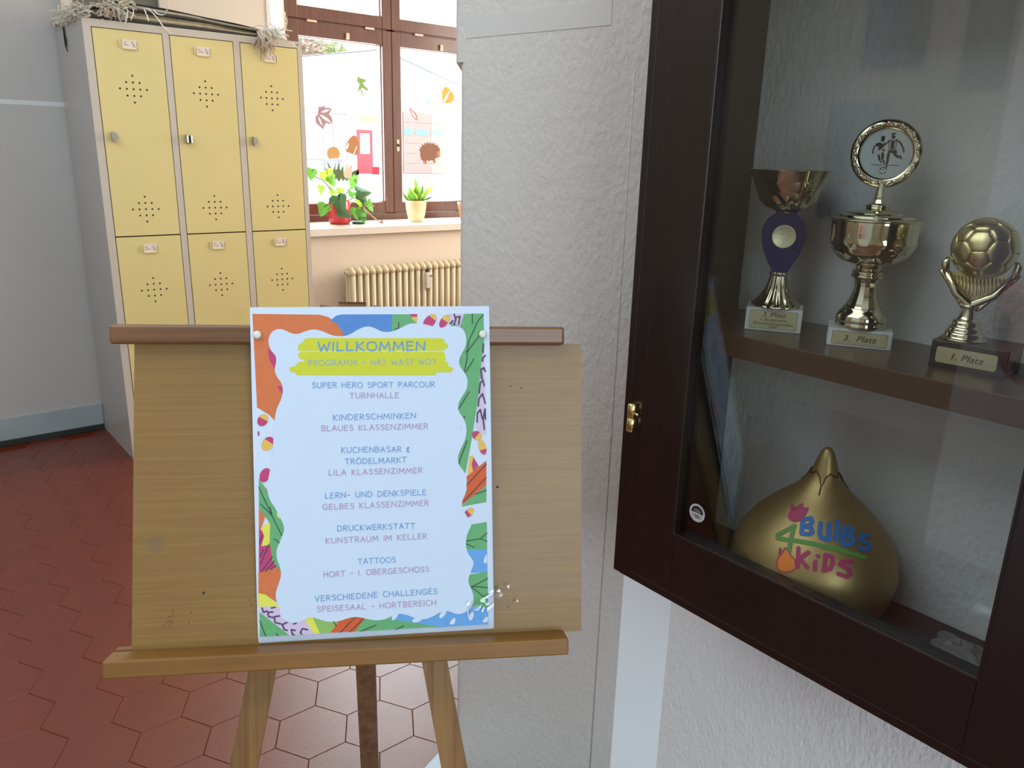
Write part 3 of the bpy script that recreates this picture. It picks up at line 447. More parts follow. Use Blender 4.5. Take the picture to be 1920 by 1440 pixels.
def flat(m2, x0, z0, x1, z1, y0, y1, m):
    a, b = out(x0, z0), out(x1, z1); m2.box((a.x, YB+y0, a.z), (b.x, YB+y1, b.z), m)
for x0, x1, xr in ((13.35, 14.70, 14.06), (15.10, 15.72, 15.1)):
    m2 = MB(); t = .035; pink_f = mat('pink_frame', (.90, .42, .46), .5)
    flat(m2, x0, 2.72, x1, 2.68, -.06, 0, pink_f); flat(m2, x1-t, 2.68, x1, .94, -.06, 0, pink_f); flat(m2, x0, 2.68, x0+t, .94, -.06, 0, pink_f); flat(m2, x0+t, 1.73, x1-t, 1.685, -.06, 0, pink_f); flat(m2, x0, .94, x1, .9, -.06, 0, pink_f)
    wn = house.part('house_window', m2, red_m)
    m2 = MB(); flat(m2, x0+t, 2.66, x1-t, .95, -.03, .0, pane2); house.part('pane', m2, pane2, of=wn)
m2 = MB(); flat(m2, 16.17, 2.11, 16.86, .40, -.08, 0, red_m); hd = house.part('house_door', m2, red_m)
m2 = MB(); flat(m2, 16.28, 1.98, 16.73, 1.17, -.10, -.07, mat('door_glass', (.50, .62, .56), .2)); house.part('pane', m2, None, of=hd)
m2 = MB(); gm = mat('pink_garage_door', (.86, .42, .38), .5)
for k in range(6):
    z0 = .40+k*.4166; flat(m2, 18.35, z0+.012, 20.46, z0+.4166, -.08, 0, gm); 
flat(m2, 18.35, .40, 20.46, 2.90, -.05, 0, gm)
gd = house.part('garage_door', m2, gm)
for x0, x1 in ((18.37, 18.83), (18.93, 19.61), (19.72, 20.41)):
    m2 = MB(); flat(m2, x0, 1.99, x1, 2.25, -.11, -.07, mat('garage_pane', (.34, .48, .64), .2)); house.part('pane', m2, None, of=gd)
m2 = MB(); ym = mat('pale_yellow_board', (.72, .66, .36), .6)
m2.extrude([out(x, z)+V((0, -.05, 0)) for x, z in ((16.16, 2.69), (17.6, 2.66), (17.6, 2.2), (17.15, 2.3), (16.9, 2.42), (16.45, 2.40))], (0, .05, 0), ym); house.part('awning', m2, ym)
b0 = out(16.6, .4); b0.y = YB-1.3
bx = Thing('planter_box', 'small red box standing before the red house door', 'planter', (b0.x, b0.y, -.04))
m2 = MB(); m2.box((b0.x-.30, b0.y-.2, -.04), (b0.x+.36, b0.y+.2, .38), mat('bright_red_plastic', (.62, .02, .04), .4), .02); bx.part('tub', m2)
m2 = MB(); m2.tube([(b0.x+.3, b0.y, .3), (b0.x+.5, b0.y, .32), (b0.x+.55, b0.y, .1)], .03, mat('dark_metal', (.03, .025, .02), .4)); bx.part('spout', m2)
q0, q1 = out(13.9, .87), out(14.78, .5); yb = YB-2.0
bn = Thing('garden_bench', 'thin grey metal bench in front of the house across the yard', 'bench', ((q0.x+q1.x)/2, yb, -.04))
gm2 = mat('grey_bench_metal', (.35, .38, .45), .5)
m2 = MB()
for z in (.66, .50): m2.box((q0.x, yb, z), (q1.x, yb+.03, z+.05), gm2)
bn.part('backrest', m2); m2 = MB(); m2.box((q0.x, yb-.35, .30), (q1.x, yb, .34), gm2); bn.part('seat', m2)
for x in (q0.x+.2, q1.x-.2): m2 = MB(); m2.box((x-.025, yb-.02, -.04), (x+.025, yb+.01, .7), gm2); bn.part('leg', m2)
def tree(name, x, y, h, rx, rz, col, label, seed):
    R = random.Random(seed); t = Thing(name, label, 'tree', (x, y, -.04), 'trees behind the white house')
    m2 = MB(); m2.tube([(x, y, -.04), (x+.1, y, h*.4), (x-.1, y, h*.8)], [.22, .16, .06], mat('bark', (.08, .055, .04), .8)); t.part('trunk', m2)
    m2 = MB()
    ms = [mat(name+'_leaf_%d' % k, c, .6) for k, c in enumerate(col)]
    for _ in range(900):
        a = R.random()*2*PI; u = R.random()**.4; ph = math.acos(2*R.random()-1)
        c = V((x+rx*u*math.sin(ph)*math.cos(a), y+rx*u*math.sin(ph)*math.sin(a), h+rz*u*math.cos(ph)))
        d1 = V((R.gauss(0, 1), R.gauss(0, 1), R.gauss(0, 1))).normalized(); d2 = d1.orthogonal().normalized(); s_ = R.uniform(.12, .28)
        m2.add([c-d1*s_, c-d2*s_*.6, c+d1*s_, c+d2*s_*.6], [(0, 1, 2, 3)], R.choice(ms))
    t.part('crown', m2)
tg = [(.36, .46, .18), (.46, .50, .26), (.56, .50, .30)]; tr_ = [(.52, .28, .24), (.58, .40, .32), (.50, .46, .38)]
tree('autumn_tree', 26.9, 58, 8.1, 2.0, 1.7, tr_, 'reddish autumn tree behind the house roof at the left of the pane', 3)
tree('green_tree', 31.2, 62.5, 8.6, 1.9, 1.5, tg, 'green tree showing over the house roof beside the autumn tree', 4)
# ------------------------------------------------------------------ lockers
yel = mat('yellow_door_paint', (0.67, 0.57, 0.25), 0.42, var=(2, .03), bump=(220, .02))
grey_l = mat('locker_grey_paint', (0.53, 0.485, 0.41), 0.40, bump=(200, .03))
side_l = mat('locker_grey_shaded', (0.44, 0.43, 0.405), 0.36, var=(3, .03))  # same grey as the front frame, darkened to paint the shade on the sides
dark_in = mat('dark_gap', (0.030, 0.024, 0.018), 0.8)
steel = mat('brushed_steel', (0.50, 0.49, 0.46), 0.32, 1.0)
card_m = mat('name_card_paper', (0.74, 0.64, 0.56), 0.6); ink = mat('grey_print', (0.22, 0.18, 0.18), 0.7)
LX0, LX1, LY, LZ = 0.770, 1.660, 3.5647, 1.800
doors = [(0.8025, 1.0580), (1.0890, 1.3450), (1.3780, 1.6345)]
lock = Thing('locker', 'grey three-column locker with yellow perforated doors against the far wall', 'locker', ((LX0+LX1)/2, 3.81, 0))
mb = MB()
mb.box((LX0, LY, 0), (LX0+.002, 4.052, LZ), side_l); mb.box((LX0+.002, LY+.016, .02), (LX1-.002, 4.05, LZ-.002), dark_in); mb.box((LX1-.002, LY+.0015, 0), (LX1, 4.052, LZ), side_l)
mb.box((LX0+.002, LY+.02, LZ-.0015), (LX1-.002, 4.05, LZ), grey_l)
mb.box((LX0+.002, LY, 1.772), (LX1-.002, LY+.02, LZ), grey_l); mb.box((LX0+.002, LY, 0), (LX1-.002, LY+.02, .112), grey_l)
for x0, x1 in ((LX0+.002, .7995), (1.0610, 1.0860), (1.3480, 1.3750), (1.6375, LX1-.002)): mb.box((x0, LY, .112), (x1, LY+.02, 1.772), grey_l)
lock.part('body', mb)
def locker_door(ci, z0, z1, upper, barrel):
    x0, x1 = doors[ci]; m2 = MB()
    m2.box((x0, LY-.001, z0), (x1, LY+.014, z1), yel, .0012)
    d = lock.part('door', m2, yel)
    cx = x0+.128
    for hz in ((1.5535, 1.0835) if upper else (.7455, .300)):
        m3 = MB()
        for i in range(-2, 3):
            for j in range(-2, 3):
                if abs(i)+abs(j) > 2: continue
                c = V((cx+i*.0252, LY-.0013, hz+j*.0252)); m3.add([c+V((.0040*math.cos(2*PI*k/12), 0, .0040*math.sin(2*PI*k/12))) for k in range(12)], [list(range(12))], dark_in)
        lock.part('vent_holes', m3, dark_in, of=d)
    tz = z1-.047; m4 = MB(); tx = cx-.001
    m4.box((tx-.036, LY-.006, tz-.017), (tx-.033, LY-.001, tz+.012), yel, .0008); m4.box((tx+.031, LY-.006, tz-.020), (tx+.034, LY-.001, tz+.010), yel, .0008)
    m4.box((tx-.024, LY-.007, tz-.022), (tx+.028, LY-.001, tz-.018), yel, .0008)
    h_ = lock.part('card_holder', m4, yel, of=d)
    m5 = MB(); m5.box((tx-.024, LY-.0035, tz-.018), (tx+.030, LY-.002, tz+.015), card_m)
    for k, wd in enumerate((.010, .018)): m5.box((tx-.019, LY-.0039, tz+.004-k*.009-.0012), (tx-.019+wd+.003*ci*(k), LY-.0034, tz+.004-k*.009+.0012), ink)
    m5.extrude([(tx+.010, LY-.0039, tz+.010), (tx+.0125, LY-.0039, tz+.010), (tx+.022, LY-.0039, tz-.010), (tx+.0185, LY-.0039, tz-.012)], (0, .0004, 0), ink)
    lock.part('name_card', m5, card_m, of=d)
    lx, lz = x0+.037, (1.3685 if upper else .545); m6 = MB()
    if barrel:
        m6.box((lx-.013, LY-.026, lz-.018), (lx-.004, LY-.001, lz+.018), steel, .004); m6.box((lx+.004, LY-.026, lz-.018), (lx+.012, LY-.001, lz+.018), steel, .004); m6.box((lx-.005, LY-.016, lz-.012), (lx+.006, LY-.001, lz+.012), mat('dark_metal', (.03, .025, .02), .4), .001)
    else:
        pts = [(-.009, -.019), (.003, -.019), (.010, -.006), (.010, .006), (.003, .019), (-.009, .019), (-.013, 0)]
        m6.extrude([(lx+a, LY-.020, lz+b) for a, b in pts], (0, .019, 0), steel); m6.extrude([(lx+a*.8, LY-.022, lz+b*.85) for a, b in pts], (0, .003, 0), mat('worn_steel', (.36, .34, .30), .45, .6))
    lock.part('latch', m6, steel, of=d)
for ci in range(3):
    locker_door(ci, .976, 1.769, True, ci == 1)
    locker_door(ci, .115, .971, False, False)
mb = MB(); mb.box((1.600, LY-.0006, 1.778), (1.628, LY+.0002, 1.792), card_m); mb.box((1.603, LY-.0009, 1.783), (1.618, LY-.0005, 1.786), ink)
mb.extrude([(1.630, LY-.0006, 1.790), (1.648, LY-.0006, 1.790), (1.640, LY-.0006, 1.781)], (0, .0006, 0), ink)
lock.part('maker_plate', mb, card_m, label='small paper label at the upper right corner')

# ------------------------------------------------------------------ stack of woven mats on the lockers
rugs = [mat('mat_tan', (0.40, 0.33, 0.22), 0.9, bump=(300, .5), var=(40, .2)), mat('mat_dark', (0.045, 0.043, 0.036), 0.9, bump=(300, .5), var=(40, .25)), mat('mat_olive', (0.27, 0.22, 0.13), 0.9, bump=(300, .5), var=(40, .2)), mat('mat_pale', (0.38, 0.33, 0.25), 0.9, bump=(300, .5), var=(40, .15)), mat('mat_black', (0.016, 0.017, 0.020), 0.9, bump=(300, .5))]
fringe_m = mat('cotton_fringe', (0.62, 0.57, 0.46), 0.9, bump=(200, .4), var=(30, .15)); fringe_w = mat('white_cotton_fringe', (0.72, 0.71, 0.66), 0.9, bump=(200, .4)); tassel_m = mat('beige_tassel', (0.56, 0.44, 0.32), 0.9, bump=(200, .4))
def top_z(x):   # upper face of the lying stack along the locker
    return 0.074 - 0.046*max(0, (x-.98)/.56)**1.3 - .012*max(0, (.90-x)/.12)
def mat_sheet(lo, hi, x0, x1, y0, y1, m, m_top=None, sd=0):
    R = random.Random(sd); m2 = MB(); n = 26; rows = []
    ph = R.uniform(0, 6)
    for i in range(n+1):
        x = x0+(x1-x0)*i/n; T_ = top_z(x); wv = .0012*math.sin(x*21+ph)
        za, zb = LZ+.001+lo*T_+wv*(lo > 0), LZ+.001+hi*T_+wv
        rows.append([(x, y0+.003*math.sin(x*15+ph), za), (x, y0-.003+.003*math.sin(x*15+ph), (za+zb)/2), (x, y0+.003*math.sin(x*15+ph), zb), (x, y1, zb), (x, y1, za)])
    vs = [p for r in rows for p in r]; fs = []; ms_ = []
    for i in range(n):
        for k in range(5): a, b = i*5+k, i*5+(k+1) % 5; fs.append((a, a+5, b+5, b))
    fs += [[4, 3, 2, 1, 0], [n*5+k for k in range(5)]]
    return m2.add(vs, fs, m, True)
def strand(m2, p, d, ln, r, m, R, drop=.5, zmin=None, ymax=None):
    """a soft yarn end: smooth wandering curve that sags, drawn as two or three thin threads side by side"""
    p = V(p); d = V(d).normalized(); pts = []; tw = V((R.gauss(0, .16), R.gauss(0, .16), R.gauss(0, .10)))
    for k in range(11):
        if zmin is not None and p.z < zmin+r: p.z = zmin+r
        if ymax is not None and p.y > ymax: p.y = ymax
        pts.append(p.copy()); tw = tw*.8+V((R.gauss(0, .12), R.gauss(0, .12), R.gauss(0, .10))); d = (d+tw+V((0, 0, -drop*.16))).normalized(); p = p+d*(ln/9)
    for q in range(2):
        o = V((R.gauss(0, 1), R.gauss(0, 1) if ymax is None else -abs(R.gauss(0, 1)), abs(R.gauss(0, 1)))).normalized()*r*.8*q; m2.tube([a+o*(1+.12*i) for i, a in enumerate(pts)], [r*.72*(1-.045*k) for k in range(11)], m, 5)
lay = [(0, .20, .800, 1.53, 1, 'dark bottom woven mat lying directly on the locker top'), (.20, .40, .815, 1.545, 0, 'tan woven mat, second from the bottom of the stack on the lockers'), (.40, .56, .825, 1.52, 2, 'olive woven mat in the middle of the stack on the lockers'), (.56, .72, .815, 1.535, 1, 'dark woven mat, third from the top of the stack on the lockers'), (.72, .88, .83, 1.53, 3, 'pale woven mat just under the topmost one on the lockers'), (.88, 1.0, .885, 1.52, 4, 'topmost black woven mat with pale fringes on the lockers')]
for k, (lo, hi, x0, x1, mi, lab) in enumerate(lay):
    R = random.Random(50+k); t = Thing('woven_mat', lab, 'mat', ((x0+x1)/2, 3.80, LZ+.001+lo*.06), 'woven mats stacked on the lockers')
    t.part('weave', mat_sheet(lo, hi, x0, x1, LY+.012+.004*(k % 3), 4.03, rugs[mi], sd=k), rugs[mi])
    m2 = MB(); T0 = top_z(x0)
    for _ in range(30):
        y = R.uniform(LY+.02, 4.02); z = LZ+.001+(lo+hi)/2*T0
        strand(m2, (x0+.004, y, z), (-1, R.gauss(0, .3), R.gauss(.1, .3)), R.uniform(.02, .045), .0024, R.choice((fringe_m, fringe_m, fringe_w)), R, .7, LZ+.001)
    if k == 5:   # loose heap of fringe spilling over the left front corner and the left edge
        for _ in range(300):
            y = R.uniform(LY+.01, 4.04); strand(m2, (R.uniform(.775, .84), y, LZ+R.uniform(.008, .045)), (-.7, R.gauss(0, .9), R.gauss(.05, .4)), R.uniform(.03, .075), .0027, R.choice((fringe_m, fringe_m, fringe_w)), R, .75, LZ-.006)
        for _ in range(80):
            strand(m2, (R.uniform(.84, .93), LY+R.uniform(.0, .012), LZ+R.uniform(.03, .06)), (R.gauss(0, .6), -.5, R.gauss(0, .5)), R.uniform(.03, .055), .0026, R.choice((fringe_m, fringe_m, tassel_m)), R, .8, LZ+.001)
        for x, ln in ((.905, .05), (.93, .06), (.955, .045), (1.00, .075), (1.035, .085)):
            strand(m2, (x, LY+.004, LZ+.055), (.25, -.35, -.6), ln*1.2, .0030, fringe_w, R, 1.0, None, LY-.003)
        strand(m2, (1.01, LY-.002, LZ+.06), (.6, -.2, -.4), .12, .0030, fringe_w, R, .1, None, LY-.003)
        for _ in range(16): strand(m2, (.925+R.uniform(-.03, .05), LY+.01, LZ+.062), (R.gauss(-.4, .5), -.2, 1), R.uniform(.03, .055), .0030, fringe_m, R, .5)
    for _ in range(14):
        y = R.uniform(LY+.02, 4.02); strand(m2, (x1-.004, y, LZ+.001+(lo+hi)/2*top_z(x1)), (1, R.gauss(0, .3), 0), R.uniform(.02, .05), .0024, R.choice((fringe_w, fringe_m)), R, .7, LZ+.001)
    t.part('fringe', m2, fringe_m)
    if k == 5:
        m3 = MB()
        for _ in range(70):
            strand(m3, (1.475+R.uniform(-.022, .03), LY+.004, LZ+R.uniform(.012, .03)), (R.gauss(.15, .35), -.35, -.55), R.uniform(.05, .095), .0024, R.choice((tassel_m, tassel_m, fringe_w)), R, 1.3, None, LY-.003)
        for _ in range(60): strand(m3, (1.50+R.uniform(-.03, .05), LY+R.uniform(.0, .06), LZ+R.uniform(.018, .035)), (.9, R.gauss(0, .4), .2), R.uniform(.04, .09), .0026, fringe_w, R, .6, LZ+.002)
        t.part('tassel', m3, tassel_m, label='beige tassel hanging over the front edge')
        m4 = MB(); dk = mat('black_thread', (.012, .014, .014), .8); x = LX0-.004
        m4.tube([(x, 3.87+.010*math.cos(a)-.0, LZ-.045+.038*math.sin(a)) for a in [2*PI*q/18 for q in range(19)]], .0022, dk, 6)
        m4.tube([(x, 3.872, LZ-.05), (x-.002, 3.858, LZ-.085), (x, 3.85, LZ-.10)], .002, dk, 6); m4.tube([(x, 3.862, LZ-.03), (x, 3.85, LZ-.06), (x, 3.862, LZ-.078)], .002, dk, 6)
        t.part('thread_loop', m4, dk, label='black loop of thread hanging down the side')

# ------------------------------------------------------------------ radiator
rad_m = mat('cream_radiator_enamel', (0.72, 0.61, 0.42), 0.35)
RX = [2.083+.0425*k for k in range(27)]; RZ0, RZ1 = .13, .700
rad = Thing('radiator', 'cream column radiator under the window sill', 'radiator', (2.6, 3.99, 0))
for x in RX:
    m2 = MB()
    for yy in (3.950, 3.985, 4.020):
        m2.tube([(x, yy, RZ0), (x, yy, RZ1-.03)], .0125, rad_m, 10)
    for z in (RZ0, RZ1-.02):
        m2.tube([(x, 3.950, z-.012), (x, 3.953, z+.006), (x, 3.97, z+.017), (x, 3.985, z+.020), (x, 4.0, z+.017), (x, 4.017, z+.006), (x, 4.02, z-.012)], .0145, rad_m, 10)
        m2.tube([(x-.0212, 3.985, z), (x-.010, 3.985, z), (x+.010, 3.985, z), (x+.0212, 3.985, z)], [.017, .024, .024, .017], rad_m, 12)
    rad.part('section', m2, rad_m)
m2 = MB(); m2.box((2.545, 3.915, .560), (2.583, 3.942, .655), mat('meter_plastic', (.66, .60, .50), .4), .006); m2.box((2.57, 3.913, .632), (2.583, 3.916, .638), mat('dark_metal', (.03, .025, .02), .4)); m2.box((2.552, 3.93, .655), (2.572, 3.95, .675), dark_in)
rad.part('heat_meter', m2)
m2 = MB(); m2.tube([(2.050, 3.985, RZ1-.02), (2.062, 3.985, RZ1-.02)], [.009, .016], rad_m, 10); m2.tube([(2.0485, 3.985, RZ1-.02), (2.051, 3.985, RZ1-.02)], .004, mat('dark_metal', (.03, .025, .02), .4), 8); rad.part('vent_plug', m2)
m2 = MB()
for x in (2.2, 3.0): m2.box((x-.012, 3.97, 0), (x+.012, 4.0, RZ0-.012), rad_m, .002)
rad.part('foot', m2, rad_m)

# ------------------------------------------------------------------ plants on the sill
def leafm(name, c, back=.5):
    m = mat(name, c, .42)
    b = m.node_tree.nodes['Principled BSDF']; b.inputs['Transmission Weight'].default_value = 0
    N = m.node_tree.nodes; L = m.node_tree.links
    t = N.new('ShaderNodeBsdfTranslucent'); t.inputs[0].default_value = (c[0]*1.3, c[1]*1.5, c[2]*.6, 1); mx = N.new('ShaderNodeMixShader'); mx.inputs[0].default_value = back
    L.new(b.outputs[0], mx.inputs[1]); L.new(t.outputs[0], mx.inputs[2]); L.new(mx.outputs[0], N['Material Output'].inputs[0]); return m
lf_dark, lf_mid, lf_light = leafm('ivy_dark', (.045, .13, .05), .15), leafm('ivy_mid', (.10, .25, .05), .35), leafm('ivy_light', (.22, .40, .06), .45)
IVY = [(0, 0), (.22, -.10), (.46, .02), (.50, .24), (.34, .40), (.30, .55), (.18, .78), (0, 1.0)]
def ivy_leaf(m2, p, d, n, s, m):
    """five-pointed leaf folded along its midrib; p base, d tip direction, n face normal"""
    p, d, n = V(p), V(d).normalized(), V(n); x = d.cross(n).normalized(); n = x.cross(d).normalized()
    mid = [p+d*(t*s)+n*(.05*s*math.sin(t*PI)) for t in (0, .12, .3, .5, .75, 1)]
    for sg in (-1, 1):
        o = [p+d*(b*s)+x*(sg*a*s)-n*(.16*a*s) for a, b in IVY]
        m2.add([o[0], mid[1], mid[2], mid[3], mid[4], o[7], o[6], o[5], o[4], o[3], o[2], o[1]], [(0, 1, 2, 11) if sg > 0 else (11, 2, 1, 0), (11, 2, 10), (10, 2, 3, 9), (9, 3, 8), (8, 3, 4, 7), (7, 4, 6), (6, 4, 5)], m, True)
px, py = 2.180, 4.280
ivy = Thing('potted_ivy', 'trailing ivy in a glossy red pot on the window sill', 'potted plant', (px, py, SILL))
redp = mat('red_glaze', (0.56, 0.020, 0.035), 0.22, coat=.5)
mb = MB(); mb.lathe([(.050, 0), (.058, .004), (.064, .02), (.066, .05), (.066, .120), (.063, .134), (.058, .140), (.052, .140), (.052, .130), (.05, .12)], (px, py, SILL), redp, 40); pot = ivy.part('pot', mb, redp)
mb = MB(); mb.lathe([(.060, .138), (.062, .142), (.056, .147), (.050, .144)], (px, py, SILL), mat('pale_rim', (.62, .58, .52), .4), 36); ivy.part('inner_pot_rim', mb, None, of=pot)
mb = MB(); mb.lathe([(.0, .125), (.051, .126)], (px, py, SILL), mat('soil', (.03, .02, .014), .9), 24, cap=False); ivy.part('soil', mb)
mb = MB(); st_m = mat('ivy_stem', (.20, .16, .08), .6); R = random.Random(11)
stems = [[(px-.02, py, SILL+.13), (px-.06, py-.02, SILL+.20), (px-.11, py-.03, SILL+.25), (px-.16, py-.03, SILL+.27)], [(px+.01, py, SILL+.13), (px+.06, py-.02, SILL+.20), (px+.11, py-.02, SILL+.22)], [(px+.03, py-.03, SILL+.13), (px+.08, py-.06, SILL+.12), (px+.13, py-.09, SILL+.06), (px+.20, py-.12, SILL+.012)], [(px-.02, py-.04, SILL+.13), (px-.08, py-.09, SILL+.13), (px-.12, py-.10, SILL+.09)], [(px, py, SILL+.13), (px+.005, py, SILL+.17), (px-.012, py, SILL+.205)], [(px+.03, py-.02, SILL+.13), (px+.10, py-.05, SILL+.16), (px+.15, py-.06, SILL+.13)]]
for s_ in stems: mb.tube(s_, .0028, st_m, 6)
ivy.part('stems', mb, st_m)
mb = MB()
for p, d, n, s_, m in [
    ((px-.055, py-.085, SILL+.165), (.25, -.2, -1), (-.35, -1, .15), .105, lf_dark), ((px-.035, py-.07, SILL+.09), (.75, -.2, -.55), (-.1, -1, .5), .085, lf_dark), ((px-.115, py-.06, SILL+.12), (-.5, -.2, -.8), (-.5, -1, .3), .085, lf_mid),
    ((px-.09, py-.02, SILL+.30), (.35, -.1, -.75), (-.2, -1, .2), .09, lf_light), ((px-.06, py-.02, SILL+.275), (.3, 0, -.7), (.1, -1, .1), .07, lf_mid), ((px-.17, py-.02, SILL+.31), (-.2, -.2, -.6), (-.2, -1, .4), .07, lf_mid), ((px-.12, py-.03, SILL+.22), (-.2, -.1, -1), (.3, -1, .1), .055, lf_light),
    ((px-.07, py-.03, SILL+.195), (.9, 0, -.25), (0, -.8, .6), .06, lf_light), ((px-.02, py-.03, SILL+.19), (.7, 0, .15), (0, -.8, .6), .05, lf_light),
    ((px+.085, py-.03, SILL+.255), (-.3, -.1, -.8), (.2, -1, .1), .065, lf_mid), ((px+.105, py-.02, SILL+.275), (-.05, 0, -.8), (.3, -1, 0), .05, lf_mid), ((px+.045, py-.04, SILL+.175), (.8, -.1, .05), (0, -.7, .7), .06, lf_mid), ((px+.09, py-.05, SILL+.185), (.9, -.1, -.05), (0, -.8, .7), .095, lf_dark), ((px+.115, py-.05, SILL+.175), (.3, -.2, -.8), (.1, -1, .2), .08, lf_dark),
    ((px+.105, py-.05, SILL+.15), (.1, -.1, -1), (0, -1, .1), .06, lf_light), ((px+.15, py-.07, SILL+.135), (.35, -.1, -.8), (.4, -1, .1), .075, lf_mid), ((px+.07, py-.07, SILL+.095), (.1, -.1, -1), (-.3, -1, .1), .075, lf_mid), ((px+.10, py-.08, SILL+.085), (.1, -.2, -.8), (.1, -1, .4), .085, lf_mid), ((px+.115, py-.09, SILL+.045), (-.5, -.1, -.1), (0, -.6, .8), .05, lf_dark), ((px+.13, py-.02, SILL+.06), (.3, 0, -.9), (.1, -1, .2), .055, lf_mid)]:
    ivy_leaf(mb, p, d, n, s_, m)
ivy.part('foliage', mb, lf_mid)
mb = MB(); mb.tube([(px+.10, py-.075, SILL+.115), (px+.14, py-.10, SILL+.065), (px+.185, py-.12, SILL+.02), (px+.20, py-.125, SILL+.012)], .0035, mat('dry_twig', (.52, .33, .22), .7), 6); mb.tube([(px+.165, py-.06, SILL+.125), (px+.19, py-.07, SILL+.10)], .0035, mat('dry_twig', (.5, .3, .2), .7), 6)
for a in (-.5, .2, .9): mb.tube([(px+.198, py-.125, SILL+.012), (px+.198+.022*math.cos(a), py-.13, SILL+.012+.016*math.sin(a))], .0025, mat('dry_tip', (.25, .06, .06), .7), 5)
ivy.part('dry_twig', mb)
mb = MB(); mb.lathe([(.030, 0), (.038, .003), (.042, .014), (.039, .014), (.034, .005), (0, .004)], (px+.105, py-.035, SILL+.0), mat('green_saucer', (.05, .12, .08), .25), 30)
single('saucer', mb, None, 'small dark green saucer right of the red pot on the sill', 'saucer', loc=(px+.105, py-.035, SILL))

def upright_leaf(m2, base, top, wid, n, m, edge=None):
    base, top, n = V(base), V(top), V(n); d = top-base; x = d.cross(n).normalized(); n = x.cross(d).normalized(); prev = None
    K = 8
    prof = [.55, .72, .9, 1.0, .98, .85, .6, .3, 0.0]
    for k in range(K):
        t0, t1 = k/K, (k+1)/K
        c = lambda t: base+d*t+n*(-.10*d.length*math.sin(t*PI))
        w0, w1 = prof[k]*wid/2, prof[k+1]*wid/2
        for sg in (-1, 1):
            q = [c(t0), c(t1), c(t1)+x*sg*w1+n*(.35*w1), c(t0)+x*sg*w0+n*(.35*w0)]
            e1, e0 = c(t1)+x*sg*w1*.72+n*(.20*w1), c(t0)+x*sg*w0*.72+n*(.20*w0)
            m2.add([q[0], q[1], e1, e0], [(0, 1, 2, 3)], m, True); m2.add([e0, e1, q[2], q[3]], [(0, 1, 2, 3)], edge or m, True)
sx, sy = 2.678, 4.235
sn = Thing('potted_snake_plant', 'low green rosette snake plant in a cream pot at the middle of the sill', 'potted plant', (sx, sy, SILL))
crp = mat('cream_glaze', (0.74, 0.60, 0.34), 0.35, coat=.3)
mb = MB(); mb.lathe([(.040, 0), (.044, .003), (.054, .04), (.062, .08), (.0645, .115), (.0635, .128), (.060, .130), (.057, .126), (.056, .10)], (sx, sy, SILL), crp, 40); sn.part('pot', mb, crp)
mb = MB(); mb.lathe([(0, .105), (.057, .106)], (sx, sy, SILL), mat('soil', (.03, .02, .014), .9), 24, cap=False); sn.part('soil', mb)
l1, l2 = leafm('snake_leaf', (.13, .30, .05), .3), leafm('snake_leaf_edge', (.45, .52, .12), .4); l3 = leafm('snake_leaf_dark', (.055, .14, .05), .2)
mb = MB(); z0 = SILL+.108
for a, rr, hh, wd, m, lean in ((-100, .020, .070, .078, l1, .040), (-145, .03, .092, .072, l1, .052), (172, .034, .072, .066, l3, .056), (-58, .03, .095, .074, l1, .048), (-18, .034, .105, .068, l3, .044), (20, .04, .115, .045, l3, .03), (60, .02, .11, .06, l1, .03), (110, .02, .105, .06, l1, .03), (150, .02, .112, .066, l1, .04), (-120, .008, .105, .064, l1, .03), (-80, .006, .118, .060, l2, .012), (-75, .01, .165, .050, l1, -.022)):
    t = math.radians(a); o = V((math.cos(t), math.sin(t), 0)); upright_leaf(mb, V((sx, sy, z0))+o*rr, V((sx, sy, z0+hh))+o*(rr+lean), wd, -o, m, l2)
upright_leaf(mb, (sx+.045, sy-.0, z0+.04), (sx+.118, sy-.02, z0+.115), .03, (-.3, -1, .2), l2, l2)
upright_leaf(mb, (sx+.045, sy-.0, z0+.015), (sx+.115, sy-.02, z0+.045), .012, (-.3, -1, .2), l3, l3)
sn.part('foliage', mb, l1)
ex, ey = 3.075, 4.25
pl = Thing('potted_plant', 'plant mostly hidden by the pillar, one slim green leaf showing at the sill end', 'potted plant', (ex, ey, SILL))
mb = MB(); mb.lathe([(.04, 0), (.058, .09), (.062, .11), (.056, .11), (.054, .09)], (ex, ey, SILL), mat('terracotta_pot', (.40, .16, .08), .6), 32); pl.part('pot', mb)
mb = MB(); upright_leaf(mb, (ex-.02, ey-.02, SILL+.09), (ex-.062, ey-.05, SILL+.262), .034, (-.5, -1, 0), leafm('slim_leaf', (.25, .45, .10), .4), l2); upright_leaf(mb, (ex+.02, ey, SILL+.09), (ex+.05, ey-.02, SILL+.28), .04, (-.5, -1, 0), l1, l2); pl.part('foliage', mb)
# ------------------------------------------------------------------ easel
EO = V((0.4551, 0.8214, 0.9525)); EU, ED, EV = V((0.8548, -0.5189, -0.0104)), V((0.4986, 0.8265, -0.2613)), V((0.1443, 0.2182, 0.9652))
EF = frame_of(EU, ED, EV, EO)
pine_rail = wood('pine_rail', (0.095, 0.036, 0.009), (0.17, 0.072, 0.020), (1.5, 40, 120), 0.42, 0.25, (.40, .60), .15)
pine_tray = wood('pine_tray', (0.172, 0.074, 0.011), (0.232, 0.108, 0.018), (1.2, 30, 40), 0.45, 0.12, (.36, .64), .06)
ply = wood('plywood_board', (0.185, 0.096, 0.020), (0.275, 0.160, 0.038), (5, 160, 330), 0.45, 0.12, (.12, .88), .06)
pine_leg = wood('pine_leg', (0.16, 0.075, 0.020), (0.29, 0.155, 0.048), (90, 90, 2.0), 0.45, 0.2, (.36, .62), .10)
